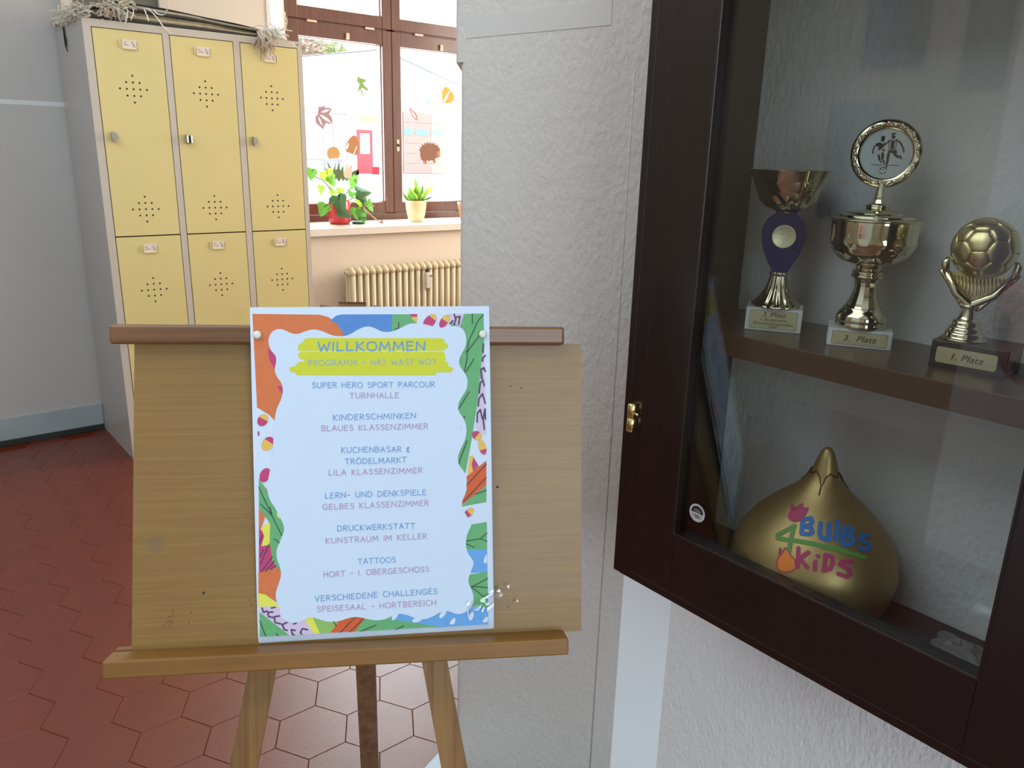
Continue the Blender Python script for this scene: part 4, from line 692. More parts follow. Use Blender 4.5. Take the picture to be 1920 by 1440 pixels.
pine_dark = wood('dark_pine_leg', (0.15, 0.070, 0.030), (0.25, 0.13, 0.058), (70, 70, 2.0), 0.45, 0.2, (.38, .62), .08)
foot0 = EF @ V((-.03, .034, -.978))
base = V((foot0.x, foot0.y, 0))
ez = Thing('easel', 'wooden tripod easel with a wide plywood board in the middle of the hall', 'easel', base, frame=EF)
LM = ez.inv @ EF         # easel coordinates (a right, d back, b up) -> local
def EL(p): return LM @ V(p)
def ebox(m2, a, b, m=None, bev=0): m2.box(a, b, m, bev, T=EL)
# back board: leans against the tray, gap to the rail plane closing downwards
mb = MB(); q = [(-.2925, .0187, .1675), (.2710, .0187, .1645), (.2685, .0050, -.2165), (-.2955, .0050, -.2165)]
mb.add([EL(p) for p in q]+[EL((p[0], p[1]+.005, p[2])) for p in q], [(3, 2, 1, 0), (4, 5, 6, 7), (0, 1, 5, 4), (1, 2, 6, 5), (2, 3, 7, 6), (3, 0, 4, 7)])
bd = ez.part('board', mb, ply, local=True)
mb = MB(); sp = mat('dark_speck', (.02, .014, .01), .8)
def bd_y(b): return .0050+(b+.2165)/.384*.0137
for a, b, r in ((-.2110, -.1465, .0017), (.1575, -.0235, .0016), (.190, .1065, .0010), (.1755, .1085, .0010), (-.2260, -.1700, .0008), (-.156, -.1575, .0008), (-.1535, -.1635, .0008), (-.2285, -.183, .0007), (.215, -.205, .0007), (.171, -.180, .0009), (.178, -.172, .0007)):
    mb.add([EL((a+r*math.cos(2*PI*k/8), bd_y(b)-.0003, b+r*math.sin(2*PI*k/8))) for k in range(8)], [list(range(8))], sp)
pm = mat('pencil_mark', (.16, .085, .035), .8)
for pts in ([(-.2485, -.165), (-.247, -.172), (-.250, -.1745), (-.253, -.1735)], [(-.255, -.1815), (-.250, -.178), (-.2475, -.1815), (-.252, -.1850)], [(-.2590, -.1840), (-.256, -.1880)]): mb.ribbon([EL((a, bd_y(b)-.0003, b)) for a, b in pts], .0010, EL((0, -1, 0))-EL((0, 0, 0)), pm)
ez.part('specks', mb, sp, of=bd, local=True)
mb = MB(); ebox(mb, (-.3165, .0006, .1625), (.2447, .0186, .1862), pine_rail, .0035); ez.part('rail', mb, pine_rail, local=True)
mb = MB(); ebox(mb, (-.3177, -.030, -.2347), (.2440, .0045, -.2132), pine_tray, .0022); ebox(mb, (-.3177, .0102, -.2347), (.2440, .022, -.2132), pine_tray, .002); ebox(mb, (-.3177, .004, -.2347), (.2440, .0110, -.2178), pine_tray)
ez.part('tray', mb, pine_tray, local=True)
def leg(p0, p1, w0, w1, th, m, xdir, name='leg', bev=.003):
    """tapered bar between two easel-coordinate points; xdir is the bar's width direction"""
    p0, p1 = V(p0), V(p1); d = (p1-p0).normalized(); x = (V(xdir)-d*V(xdir).dot(d)).normalized(); y = d.cross(x)
    bm = bmesh.new(); bmesh.ops.create_cube(bm, size=1.0)
    for q in bm.verts:
        t = q.co.z+.5; wd = w0+(w1-w0)*t; q.co = p0+d*((p1-p0).length*t)+x*(q.co.x*wd)+y*(q.co.y*th)
    bmesh.ops.bevel(bm, geom=bm.edges[:], offset=bev, segments=2, profile=.5, affect='EDGES')
    m2 = MB(); m2.bm(bm, m, EL); bm.free(); return ez.part(name, m2, m, local=True)
fb = -(.9525-.034*.2613)/.9652
zf = lambda a: (fb, a)
leg((-.0548, .034, .2090), (-.0560-.193*(.2090-fb), .034, fb+.004), .024, .0315, .020, pine_leg, (1, 0, 0))
leg((-.0075, .034, .2090), (-.0060+.1765*(.2090-fb), .034, fb+.004), .024, .0310, .020, pine_leg, (1, 0, 0))
iE = EF.inverted(); rf = iE @ V((.6764, 1.2779, .006))
leg((-.0300, .037, .2110), rf, .029, .031, .020, pine_dark, (1, 0, 0))
mb = MB(); mb.tube([EL((-.075, .034, .198)), EL((.010, .034, .198))], .003, steel, 8); ez.part('hinge_bolt', mb, steel, local=True)

# ------------------------------------------------------------------ poster (A3 sheet pinned to the rail)
PO = V((0.4551, 0.8214, 0.9525))
PU, PN, PV_ = V((0.8567, -0.5157, 0.0034)), V((-0.4986, -0.8265, 0.2613)), V((0.132, 0.2256, 0.9652))
PF = frame_of(PU, -PN, PV_, PO)
post = Thing('poster', 'welcome programme poster with a colourful leaf border pinned to the easel', 'poster', PO, frame=PF)
paper_m = mat('white_paper', (0.61, 0.72, 0.85), 0.55, spec=.3)
mb = MB(); rows = [(.2100, 0, 0), (.16, 0, 0), (.08, 0, 0), (0, 0, 0), (-.10, 0, 0), (-.188, 0, 0), (-.195, .0006, 0), (-.201, .0017, 0), (-.206, .0030, 0), (-.2095, .0042, 0)]
vs = []
cols = (-.1485, -.146, 0, .146, .1485)
for b, d, _ in rows:
    for a in cols: vs.append((a, d+(.0014 if abs(a) > .147 else 0)*max(0, min(1, (.1-b)/.25)), b))
fs = [(i*5+k, (i+1)*5+k, (i+1)*5+k+1, i*5+k+1) for i in range(len(rows)-1) for k in range(4)]
mb.add(vs, fs, paper_m, True); post.part('sheet', mb, paper_m, local=True)
PC = {'lilac': (.62, .52, .70), 'orange': (.62, .175, .060), 'magenta': (.50, .055, .17), 'blue': (.09, .24, .57), 'blue2': (.13, .36, .72), 'green': (.13, .40, .165), 'leaf': (.26, .48, .13), 'yolk': (.74, .48, .10), 'red': (.62, .110, .030), 'yellow': (.72, .72, .10), 'sky': (.16, .33, .58), 'slate': (.29, .40, .44), 'mauve': (.43, .30, .46), 'ink': (.03, .06, .05), 'violet': (.09, .06, .11), 'lime': (.58, .62, .035), 'blob': (.58, .70, .84), 'white': (.61, .72, .85)}
def pc(k): return mat('print_'+k, PC[k], 0.55, spec=.3, var=((120, .05) if k in ('orange', 'green', 'blue', 'blue2', 'red') else None))
lay_d = [0.0]
def PP(p, lift): return V((p[0]/1000, -lift, p[1]/1000))
mb = MB(); lift = .00012
for col, poly in ART:
    mb.add([PP(p, lift) for p in poly], [list(range(len(poly)))], pc(col)); lift += .000014
for cx, cy, rx, ry, ang, c1, c2, fr in PETALS:
    for cc, k0, k1 in ((c1, 0, 1.0), (c2, 1.0-fr, 1.0)):
        t = math.radians(-ang); pts = []
        for k in range(28):
            q = 2*PI*k/28; x, y = rx*math.cos(q), ry*math.sin(q)
            if k0 > 0: x = max(x, rx*(1-2*fr)) if True else x
            pts.append((cx+x*math.cos(t)-y*math.sin(t), cy+x*math.sin(t)+y*math.cos(t)))
        if k0 > 0: pts = [(cx+(x-cx)*.98, cy+(y-cy)*.98) for x, y in pts]
        mb.add([PP(p, lift) for p in pts], [list(range(28))], pc(cc)); lift += .000006
for sx_, sy_, ang in SEEDS:
    t = math.radians(ang); pts = [(sx_+6.2*math.cos(q)*math.cos(t)-2.9*math.sin(q)*math.sin(t), sy_+6.2*math.cos(q)*math.sin(t)+2.9*math.sin(q)*math.cos(t)) for q in [2*PI*k/18 for k in range(18)]]
    pts = [(min(x, 140.5), max(y, -199)) for x, y in pts]
    mb.add([PP(p, lift) for p in pts], [list(range(18))], pc('white')); lift += .000004
NRM = V((0, -1, 0))
for v_ in VEINS: mb.ribbon([PP(p, lift) for p in v_], .0011, NRM, pc('ink'))
lift += .00002
for v_ in ARCS: mb.ribbon([PP(p, lift) for p in v_], .0020, NRM, pc('violet'))
post.part('printed_border', mb, None, local=True)
mb = MB(); lift += .00004; 
def smooth_poly(pts, it=2):
    for _ in range(it):
        o = []
        for i in range(len(pts)):
            a, b = pts[i], pts[(i+1) % len(pts)]; o += [(a[0]*.75+b[0]*.25, a[1]*.75+b[1]*.25), (a[0]*.25+b[0]*.75, a[1]*.25+b[1]*.75)]
        pts = o
    return pts
bl = smooth_poly(BLOB); mb.add([PP(p, lift) for p in bl], [list(range(len(bl)))], pc('blob')); post.part('printed_panel', mb, None, local=True)
mb = MB(); lift += .00004
for a, b, th in BARS:
    h = th/2; mb.add([PP((b[0]+h*math.cos(q), b[1]+h*math.sin(q)), lift) for q in [-PI/2+PI*k/8 for k in range(9)]]+[PP((a[0]-h*math.cos(q), a[1]-h*math.sin(q)), lift) for q in [-PI/2+PI*k/8 for k in range(9)]], [list(range(18))], pc('lime')); lift += .00003
post.part('yellow_brush_mark', mb, None, local=True)
lift += .00004
# hand-drawn capitals as strokes in a unit box (x to the right, y up)
def arc(cx, cy, rx, ry, a0, a1, n=9): return [(cx+rx*math.cos(math.radians(a0+(a1-a0)*k/n)), cy+ry*math.sin(math.radians(a0+(a1-a0)*k/n))) for k in range(n+1)]
G = {
 'A': (.72, [[(0, 0), (.36, 1), (.70, 0)], [(.10, .34), (.62, .38)]]), 'B': (.62, [[(.02, 0), (.04, 1)], [(.04, 1)]+arc(.30, .76, .26, .23, 80, -85)+[(.05, .53)], [(.05, .53)]+arc(.30, .26, .30, .26, 85, -85)+[(.02, 0)]]),
 'C': (.70, [arc(.40, .50, .40, .51, 50, 310, 14)]), 'D': (.74, [[(.03, 0), (.05, 1)], [(.05, 1)]+arc(.22, .5, .50, .5, 80, -80, 12)+[(.03, 0)]]),
 'E': (.58, [[(.54, .98), (.04, 1), (.02, 0), (.56, .04)], [(.03, .52), (.46, .54)]]), 'G': (.78, [arc(.42, .50, .42, .51, 48, 330, 14)+[(.76, .44)], [(.44, .44), (.78, .44)]]),
 'H': (.70, [[(.04, 1), (0, 0)], [(.68, 1), (.66, 0)], [(.03, .50), (.67, .54)]]), 'I': (.10, [[(.06, 1), (.02, 0)]]),
 'K': (.66, [[(.06, 1), (.02, -.06)], [(-.02, .92), (.06, 1)], [(.62, .96), (.06, .50), (.64, .02)]]), 'L': (.58, [[(.06, 1), (.02, .02), (.56, .05)]]),
 'M': (.92, [[(0, 0), (.12, 1), (.44, .28), (.78, 1), (.90, 0)]]), 'N': (.76, [[(0, 0), (.06, .98), (.68, .06), (.74, 1)]]),
 'O': (.82, [arc(.41, .49, .41, .50, 95, 455, 18)]), 'P': (.60, [[(.02, 0), (.05, 1)], [(.05, 1)]+arc(.28, .73, .30, .26, 82, -85)+[(.04, .46)]]),
 'R': (.64, [[(.02, 0), (.05, 1)], [(.05, 1)]+arc(.28, .74, .28, .25, 82, -85)+[(.05, .48)], [(.22, .48), (.62, 0)]]),
 'S': (.60, [[(.56, .86)]+arc(.32, .76, .25, .23, 60, 235, 8)+arc(.30, .27, .28, .26, 60, -140, 10)]), 'T': (.72, [[(0, .97), (.72, 1)], [(.37, .98), (.34, 0)]]),
 'U': (.72, [[(.04, 1), (.03, .4)]+arc(.36, .36, .33, .36, 185, 355, 10)+[(.70, 1)]]), 'V': (.70, [[(0, 1), (.33, 0), (.70, 1)]]),
 'W': (.98, [[(0, 1), (.24, .02), (.50, .72), (.74, .02), (.98, 1)]]), 'Z': (.66, [[(.03, .97), (.62, 1), (.02, .02), (.66, .04)]]),
 '?': (.50, [[(0, .80)]+arc(.24, .74, .24, .25, 160, -60, 9)+[(.22, .36), (.21, .25)], [(.205, .03), (.21, .0)]]), '-': (.44, [[(.02, .46), (.42, .47)]]), '.': (.10, [[(.04, .03), (.05, 0)]]), '1': (.12, [[(.06, 1), (.05, 0)]]),
 '&': (.46, [[(.44, .72)]+arc(.24, .60, .20, .17, 60, 270, 7)+arc(.24, .22, .24, .22, 90, 320, 8), [(.27, .92), (.22, -.12)]]), ' ': (.42, [])}
for k, q in (('Ä', 'A'), ('Ö', 'O')): G[k] = (G[q][0], G[q][1]+[[(.22, 1.20), (.22, 1.24)], [(.52, 1.21), (.52, 1.25)]])
mb = MB(); R = random.Random(5)
for txt, a, b, hgt, col, wd in LINES:
    gap = .24; tot = sum(G[c][0] for c in txt)+gap*(len(txt)-1); a, b = V((a[0], a[1])), V((b[0], b[1])); ex_ = (b-a); ln = ex_.length; ex_ = ex_/ln; ey_ = V((-ex_.y, ex_.x)); sc = ln/tot; x = 0
    for c in txt:
        wob = R.uniform(-.03, .03)
        for st in G[c][1]: mb.ribbon([PP(a+ex_*((x+p[0]+.04*p[1]*0)*sc)+ey_*((p[1]+wob)*hgt), lift) for p in st], wd/1000, NRM, pc(col))
        x += G[c][0]+gap
post.part('lettering', mb, None, local=True)
# drawing pins
pinm = mat('white_pin_plastic', (.68, .70, .62), .3)
for a, b, lab in ((-.1400, .1758, 'white drawing pin at the upper left corner of the poster'), (.1397, .1738, 'white drawing pin at the upper right corner of the poster')):
    mb = MB(); P0 = PF @ V((a, -.0012, b))
    Rm = frame_of(PU, PV_, PN)
    mb.lathe([(.0018, -.0006), (.0046, .0006), (.0052, .0018), (.0046, .0032), (.0026, .0040), (0, .0042)], P0, pinm, 20, T=lambda p: Rm @ p)
    single('drawing_pin', mb, pinm, lab, 'pin', 'drawing pins holding the poster', loc=P0)
# crumpled clear tape
tape_m = glass('clear_tape', (.97, .98, 1.0), .10)
for n_ in tape_m.node_tree.nodes:
    if n_.type == 'BSDF_GLOSSY': n_.inputs['Roughness'].default_value = .12
flake = mat('tape_glint', (.85, .88, .90), .15, spec=.8)
def tape(pts_a, pts_b, d0, sd, lab, glints):
    R = random.Random(sd); n = len(pts_a); m2 = MB(); W_ = 5; vs = []
    for (a0, b0), (a1, b1) in zip(pts_a, pts_b):
        for k in range(W_):
            t = k/(W_-1); vs.append(PF @ V((a0+(a1-a0)*t+R.uniform(-.0008, .0008), d0-R.uniform(.0006, .0028), b0+(b1-b0)*t)))
    m2.add(vs, [(i*W_+k, i*W_+k+1, (i+1)*W_+k+1, (i+1)*W_+k) for i in range(n-1) for k in range(W_-1)], tape_m)
    for fl in glints: m2.add([PF @ V((a, d0-.0030, b)) for a, b in fl], [list(range(len(fl)))], flake)  # pale patches paint the glints of the crumpled tape
    c = sum(vs, V())/len(vs); return single('adhesive_tape', m2, tape_m, lab, 'tape', loc=c)
n_t = 9
pa = [(.112+.006*i, -.1735+.0030*i+.001*math.sin(i*2)) for i in range(n_t)]; pb = [(.116+.0055*i, -.1880+.0028*i+.001*math.cos(i*2)) for i in range(n_t)]
tape(pa, pb, -.0006, 3, 'crumpled clear tape at the lower right edge of the poster', [[(.1515, -.1585), (.1562, -.1555), (.1572, -.1608)], [(.1655, -.1525), (.1690, -.1510), (.1680, -.1565)], [(.139, -.1845), (.1480, -.1780), (.1485, -.1735), (.139, -.1790)], [(.135, -.1660), (.146, -.1600), (.1475, -.1615), (.139, -.1668)], [(.1318, -.183), (.1345, -.1775), (.1360, -.179), (.1335, -.1855)], [(.112, -.172), (.118, -.1675), (.1165, -.1735), (.1135, -.1765)], [(.1145, -.1800), (.1155, -.1925), (.1135, -.1850)], [(.1775, -.1735), (.1792, -.1700), (.180, -.1745)]])
m2 = MB(); pts = [(-.281, -.078), (-.262, -.075), (-.2555, -.084), (-.268, -.0985), (-.277, -.090)]
m2.add([EF @ V((a, bd_y(b)-.0006, b)) for a, b in pts], [list(range(5))], glass('dull_tape', (.93, .93, .92), .06)); 
for n_ in MATS['dull_tape'].node_tree.nodes:
    if n_.type == 'BSDF_GLOSSY': n_.inputs['Roughness'].default_value = .3
single('tape_scrap', m2, None, 'small scrap of dull tape left on the board left of the poster', 'tape', loc=EF @ V((-.268, .008, -.087)))
# ------------------------------------------------------------------ display cabinet
cab_m = wood('dark_mahogany', (0.0062, 0.0025, 0.0020), (0.0100, 0.0038, 0.0030), (60, 60, 3), 0.34, 0.25, (.3, .7), .02)
cab_in = wood('cabinet_inside_wood', (0.012, 0.0065, 0.0045), (0.020, 0.0105, 0.0065), (60, 60, 3), 0.40, 0.2, (.3, .7), .03)
shelf_m = wood('shelf_veneer', (0.045, 0.019, 0.010), (0.065, 0.028, 0.015), (60, 3, 60), 0.33, 0.3, (.3, .7), .03)
CX, CYL, CYR, CZ0, CZ1 = 0.800, 0.7205, 0.114, 0.746, 1.70
cab = Thing('display_cabinet', 'dark mahogany glass-fronted trophy cabinet hanging on the right wall', 'cabinet', (XW-.11, (CYL+CYR)/2, CZ0))
mb = MB()
mb.box((CX, CYL-.0125, CZ0), (XW-.002, CYL, CZ1), cab_m, .0015); mb.box((CX, CYR, CZ0), (XW-.002, CYR+.0125, CZ1), cab_m, .0015)
mb.box((CX+.0005, CYR+.0125, CZ0), (XW-.002, CYL-.0125, CZ0+.017), cab_m); mb.box((CX+.0005, CYR+.0125, CZ1-.017), (XW-.002, CYL-.0125, CZ1), cab_m)
mb.box((CX+.0005, CYL-.0325, CZ0+.017), (CX+.022, CYL-.0125, CZ1-.017), cab_m); mb.box((CX+.0005, CYR+.0125, CZ0+.017), (CX+.022, CYR+.0325, CZ1-.017), cab_m)
cab.part('carcass', mb, cab_m)
mb = MB(); mb.box((CX+.024, CYL-.0145, CZ0+.017), (XW-.003, CYL-.0125, CZ1-.017), cab_in); mb.box((CX+.024, CYR+.0125, CZ0+.017), (XW-.003, CYR+.0145, CZ1-.017), cab_in)
cab.part('side_lining', mb, cab_in, label='brown inner side panel')
mb = MB(); mb.box((.8615, CYR+.0146, 1.095), (XW-.003, CYL-.0146, 1.125), shelf_m, .001); cab.part('shelf', mb, shelf_m)
# door: stiles, rails and bead
DL, DR, OL, OR, OB, OT = .6865, .148, .6120, .2225, .8510, 1.61
mb = MB()
mb.box((CX-.0015, OL, CZ0+.012), (CX+.020, DL, CZ1-.01), cab_m, .0012); mb.box((CX-.0015, DR, CZ0+.012), (CX+.020, OR, CZ1-.01), cab_m, .0012)
mb.box((CX-.0012, OR, CZ0+.012), (CX+.020, OL, OB), cab_m, .0010); mb.box((CX-.0012, OR, OT), (CX+.020, OL, CZ1-.01), cab_m, .0010)
dr_ = cab.part('door', mb, cab_m)
mb = MB()
for a, b in (((CX-.0030, OL-.0005, OB-.001), (CX+.008, OL+.0030, OT)), ((CX-.0030, OR-.003, OB-.001), (CX+.008, OR+.0005, OT)), ((CX-.0030, OR-.003, OB-.003), (CX+.008, OL+.003, OB+.0005))): mb.box(a, b, cab_m, .0012)
cab.part('glazing_bead', mb, cab_m, of=dr_)
mb = MB(); mb.box((CX+.0090, OR-.004, OB-.004), (CX+.0128, OL+.004, OT+.004)); cab.part('glass_pane', mb, glass('cabinet_glass', (.91, .93, .92), .045), of=dr_)
brass = mat('polished_brass', (0.74, 0.58, 0.24), 0.22, 1.0)
mb = MB(); hx, hy = CX-.0054, .7005
mb.lathe([(.0040, 0), (.0062, .001), (.0062, .0195), (.0050, .0202)], (hx, hy, .9735), brass, 20); mb.lathe([(.0050, 0), (.0062, .0007), (.0062, .0195), (.0045, .0208)], (hx, hy, .9942), brass, 20); mb.tube([(hx, hy, .9745), (hx, hy, 1.0140)], .0030, brass, 10)
mb.tube([(hx+.002, hy-.004, 1.000), (hx+.003, hy-.0095, 1.000)], .0022, brass, 10); mb.box((hx+.001, hy-.004, .976), (CX+.001, hy+.002, 1.012), brass)
cab.part('hinge', mb, brass, label='brass barrel hinge')
# round safety-glass sticker
vsg = Thing('glass_sticker', 'small round black and white safety glass sticker in the lower left glass corner', 'sticker', (CX+.0088, .586, .8735))
sc_, sr = V((CX+.0086, .5853, .8885)), .0128
def ST(x, y, l=0): return V((sc_.x-l, sc_.y-x, sc_.z+y))
mb = MB(); mb.add([ST(sr*math.cos(2*PI*k/36), sr*math.sin(2*PI*k/36)) for k in range(36)], [list(range(36))], mat('sticker_silver', (.42, .42, .41), .5))
mb.add([ST(sr*.78*math.cos(PI*k/20), sr*.78*math.sin(PI*k/20), .0001) for k in range(21)], [list(range(21))], mat('sticker_black', (.012, .014, .014), .5))
vsg.part('disc', mb); mb = MB()
text_mb(mb, 'VSG', .0060, lambda x, y: ST(x, y+.0010, .0002), mat('sticker_silver', (.5, .5, .5), .5)); bkm = MATS['sticker_black']
for k, (x0, x1) in enumerate(((-.0045, .0045), (-.003, .0045))): mb.add([ST(x0, -.0030-.0028*k, .0002), ST(x1, -.0030-.0028*k, .0002), ST(x1, -.0044-.0028*k, .0002), ST(x0, -.0044-.0028*k, .0002)], [(0, 1, 2, 3)], bkm)
for x in (-.0072, .0068): mb.add([ST(x, -.001, .0002), ST(x+.0006, -.001, .0002), ST(x+.0006, -.0075, .0002), ST(x, -.0075, .0002)], [(0, 1, 2, 3)], bkm)
vsg.part('print', mb)
mb = MB(); R = random.Random(9); tis = mat('dusty_film', (.16, .17, .165), .5)
bz = CZ0+.017; n = 9; vs = []
for i in range(n):
    for j in range(n):
        x, y = i/(n-1), j/(n-1); e = math.sin(PI*x)*math.sin(PI*y); vs.append((.958+.05*x+R.uniform(-.003, .003), .262+.068*y+R.uniform(-.003, .003), bz+.001+e*R.uniform(.005, .016)))
mb.add(vs, [(i*n+j, (i+1)*n+j, (i+1)*n+j+1, i*n+j+1) for i in range(n-1) for j in range(n-1)], tis); mb.v = mb.v
single('crumpled_film', mb, tis, 'crumpled grey film lying on the cabinet bottom right of the golden bulb', 'film', loc=(.983, .296, bz))

# ------------------------------------------------------------------ golden bulb with painted lettering
gold_p = mat('gold_spray_paint', (0.36, 0.265, 0.11), 0.42, 0.7, var=(9, .06))
BL = V((.9225, .4755, CZ0+.017)); bulb = Thing('tulip_bulb_sculpture', 'large golden tulip bulb sculpture with painted lettering on the cabinet bottom', 'sculpture', BL)
prof = [(r, z*.986) for z, r in BULB_PROFILE]
def dens(pr, k=5):
    """Catmull-Rom refinement of a lathe profile"""
    o = []; n = len(pr)
    for i in range(n-1):
        p0, p1, p2, p3 = [V(pr[min(max(j, 0), n-1)]) for j in (i-1, i, i+1, i+2)]
        for q in range(k):
            t = q/k; c = .5*((2*p1)+(p2-p0)*t+(2*p0-5*p1+4*p2-p3)*t*t+(3*p1-p0-3*p2+p3)*t**3); o.append((max(c.x, 0), c.y))
    o.append(tuple(pr[-1])); return o
bp = dens(prof)
def b_r(z):
    for (ra, za), (rb, zb) in zip(bp[:-1], bp[1:]):
        if za <= z <= zb and zb > za: return ra+(rb-ra)*(z-za)/(zb-za)
    return 0
mb = MB(); mb.lathe(bp, BL, gold_p, 64); bulb.part('body', mb, gold_p)
def b_pt(t, z, l): 
    z = z*.986; r = b_r(z); dz = .002; s_ = (b_r(z+dz)-b_r(z-dz))/(2*dz); n = V((math.cos(t), math.sin(t), -s_)).normalized(); return BL+V((r*math.cos(t), r*math.sin(t), z))+n*l, n
pcs = {'blue': (.012, .125, .40), 'green': (.075, .24, .035), 'pink': (.36, .025, .10), 'orange': (.72, .20, .02)}
def paint(k): return mat('paint_'+k, pcs[k], .5)
parts_ = {}
for col, wd, pts in BULB_STROKES:
    m2 = parts_.setdefault(col, MB()); fine = []
    for a, b in zip(pts[:-1], pts[1:]):
        for q in range(4): fine.append((a[0]+(b[0]-a[0])*q/4, a[1]+(b[1]-a[1])*q/4))
    fine.append(pts[-1]); pn = [b_pt(t, z, .0007) for t, z in fine]; m2.ribbon([p for p, _ in pn], wd*1.35, [n for _, n in pn], paint(col))
for k, nm in (('blue', 'blue_lettering'), ('green', 'green_numeral'), ('pink', 'pink_lettering')): bulb.part(nm, parts_[k], paint(k))
for nm, col, l in (('tulip', 'pink', .0010), ('drop', 'orange', .0009)):
    c = BULB_SHAPES[nm]; m2 = MB(); ct, cz = sum(p[0] for p in c)/len(c), sum(p[1] for p in c)/len(c)
    c = [p for a, b in zip(c, c[1:]+c[:1]) for p in (a, ((a[0]*2+b[0])/3, (a[1]*2+b[1])/3), ((a[0]+b[0]*2)/3, (a[1]+b[1]*2)/3))]
    rings = [[b_pt(ct+(t-ct)*k, cz+(z-cz)*k, l)[0] for t, z in c] for k in (1, .8, .6, .4, .2)]; n = len(c); vs = [p for r in rings for p in r]+[b_pt(ct, cz, l)[0]]
    m2.add(vs, [(i*n+k, i*n+(k+1) % n, (i+1)*n+(k+1) % n, (i+1)*n+k) for i in range(4) for k in range(n)]+[(4*n+k, 4*n+(k+1) % n, 5*n) for k in range(n)], paint(col), True)
    if nm == 'drop': pn = [b_pt(t, z, .0013) for t, z in BULB_SHAPES['dropedge']]; pn.append(pn[0]); m2.ribbon([p for p, _ in pn], .0014, [q for _, q in pn], paint('pink'))
    bulb.part('painted_'+('tulip' if nm == 'tulip' else 'bulb'), m2, paint(col))
m2 = MB(); t0 = math.atan2(-BL.y, -BL.x)
for base in (t0-.1, t0+1.9, t0-2.1):
    pts = [(base-.95, .196), (base-.55, .201), (base-.2, .196), (base, .184), (base+.2, .196), (base+.55, .201), (base+.95, .196)]
    m2.tube([b_pt(t, z, .0008)[0] for t, z in pts], .0009, mat('gold_groove', (.05, .035, .01), .5, .6), 6)
    m2.tube([b_pt(t, z, .0006)[0] for t, z in ((base, .184), (base, .176))], .0008, MATS['gold_groove'], 6)
bulb.part('bud_scales', m2)

# ------------------------------------------------------------------ trophies on the shelf
gold = mat('gold_plating', (0.68, 0.63, 0.45), 0.07, 1.0)
gold_d = mat('gold_satin', (0.66, 0.56, 0.30), 0.30, 1.0, bump=(500, .1))
marble = mat('white_marble', (0.55, 0.56, 0.57), 0.35, var=(22, .12)); plate = mat('gold_label', (0.50, 0.45, 0.26), 0.40, .35); print_m = mat('black_print', (.010, .010, .010), .6); plate_e = mat('grey_label_edge', (.22, .22, .20), .5)
SZ = 1.125
def base_block(t, c, fdir, w_, d_, h_, m):
    """stone base with its front face looking along fdir; returns a map (x right, y up) -> front face"""
    f = V((*fdir, 0)).normalized(); r = V((0, 0, 1)).cross(f)*1.0
    if r.dot(V((0, -1, 0))) < 0: r = -r
    c = V((c[0], c[1], SZ)); mb = MB()
    mb.box((-w_/2, -d_/2, 0), (w_/2, d_/2, h_), m, .0012, T=lambda p: c+r*p.x-f*p.y+V((0, 0, p.z)))
    t.part('base', mb, m)
    return lambda x, y, l=0: c+r*x+f*(d_/2+l)+V((0, 0, y))
def rrect(x0, y0, x1, y1, r, F, l, n=5):
    o = []
    for cx, cy, a in ((x1-r, y1-r, 0), (x0+r, y1-r, 90), (x0+r, y0+r, 180), (x1-r, y0+r, 270)):
        for k in range(n+1): q = math.radians(a+90*k/n); o.append(F(cx+r*math.cos(q), cy+r*math.sin(q), l))
    return o
def label_plate(t, F, x0, y0, x1, y1, r, lines_, edge=True):
    mb = MB()
    if edge: q = rrect(x0-.0007, y0-.0007, x1+.0007, y1+.0007, r, F, .0002); mb.add(q, [list(range(len(q)))], plate_e)
    q = rrect(x0, y0, x1, y1, r, F, .0004); mb.add(q, [list(range(len(q)))], plate); o = t.part('name_plate', mb, plate)
    mb = MB()
    for txt, sz, y, wd, x in lines_: text_mb(mb, txt, sz, lambda px_, py_: F(px_+x, py_+y, .0007), print_m, .22, 'CENTER', wd)
    t.part('engraving', mb, print_m, of=o)
# small cup with the blue drop
c1 = V((.943, .590)); t1 = Thing('trophy', 'small gold cup trophy with a blue teardrop stem, leftmost on the shelf', 'trophy', (c1.x, c1.y, SZ), 'trophies on the cabinet shelf')
F1 = base_block(t1, c1, (-.86, -.52), .072, .048, .031, marble)
label_plate(t1, F1, -.0300, .0035, .0300, .0270, .003, [('3. Platz', .0085, .0200, .030, 0), ('1. Burgstädter', .0056, .0140, .035, 0), ('Grundschulsportfest', .0056, .0087, .051, 0), ('2006', .0050, .0045, .011, 0)])
mb = MB(); fl_ = lambda r, z, t: r*(1+.05*math.cos(16*t)*(1 if z > .002 else .3)); mb.lathe(dens([(.0305, 0), (.0310, .002), (.0270, .006), (.0205, .014), (.0155, .024), (.0125, .034), (.0110, .041), (.0118, .043), (.0118, .046)], 3), V((c1.x, c1.y, SZ+.031)), gold, 96, mod=fl_)
t1.part('foot', mb, gold)
mb = MB(); bf = V((-.80, -.60, 0)); br_ = V((-bf.y, bf.x, 0)); br_ = br_ if br_.y < 0 else -br_; bc = V((c1.x, c1.y, SZ+.0770))
dp = [(.010, 0), (.016, .012), (.0225, .026), (.0265, .040), (.0278, .050), (.0262, .060), (.0215, .069), (.0140, .0755), (.008, .0785)]
out_ = [V((a, b)) for a, b in dens(dp, 3)]+[V((-a, b)) for a, b in dens(dp, 3)[::-1]]
mb.extrude([bc+br_*p.x+bf*.006+V((0, 0, p.y)) for p in out_], -bf*.012, mat('blue_acrylic', (.007, .008, .075), .45, spec=.15)); mb.box((-.010, -.006, .0745), (.010, .006, .0835), MATS['blue_acrylic'], .001, T=lambda p: bc+br_*p.x+bf*p.y+V((0, 0, p.z)))
t1.part('teardrop_stem', mb, label='deep blue teardrop stem')
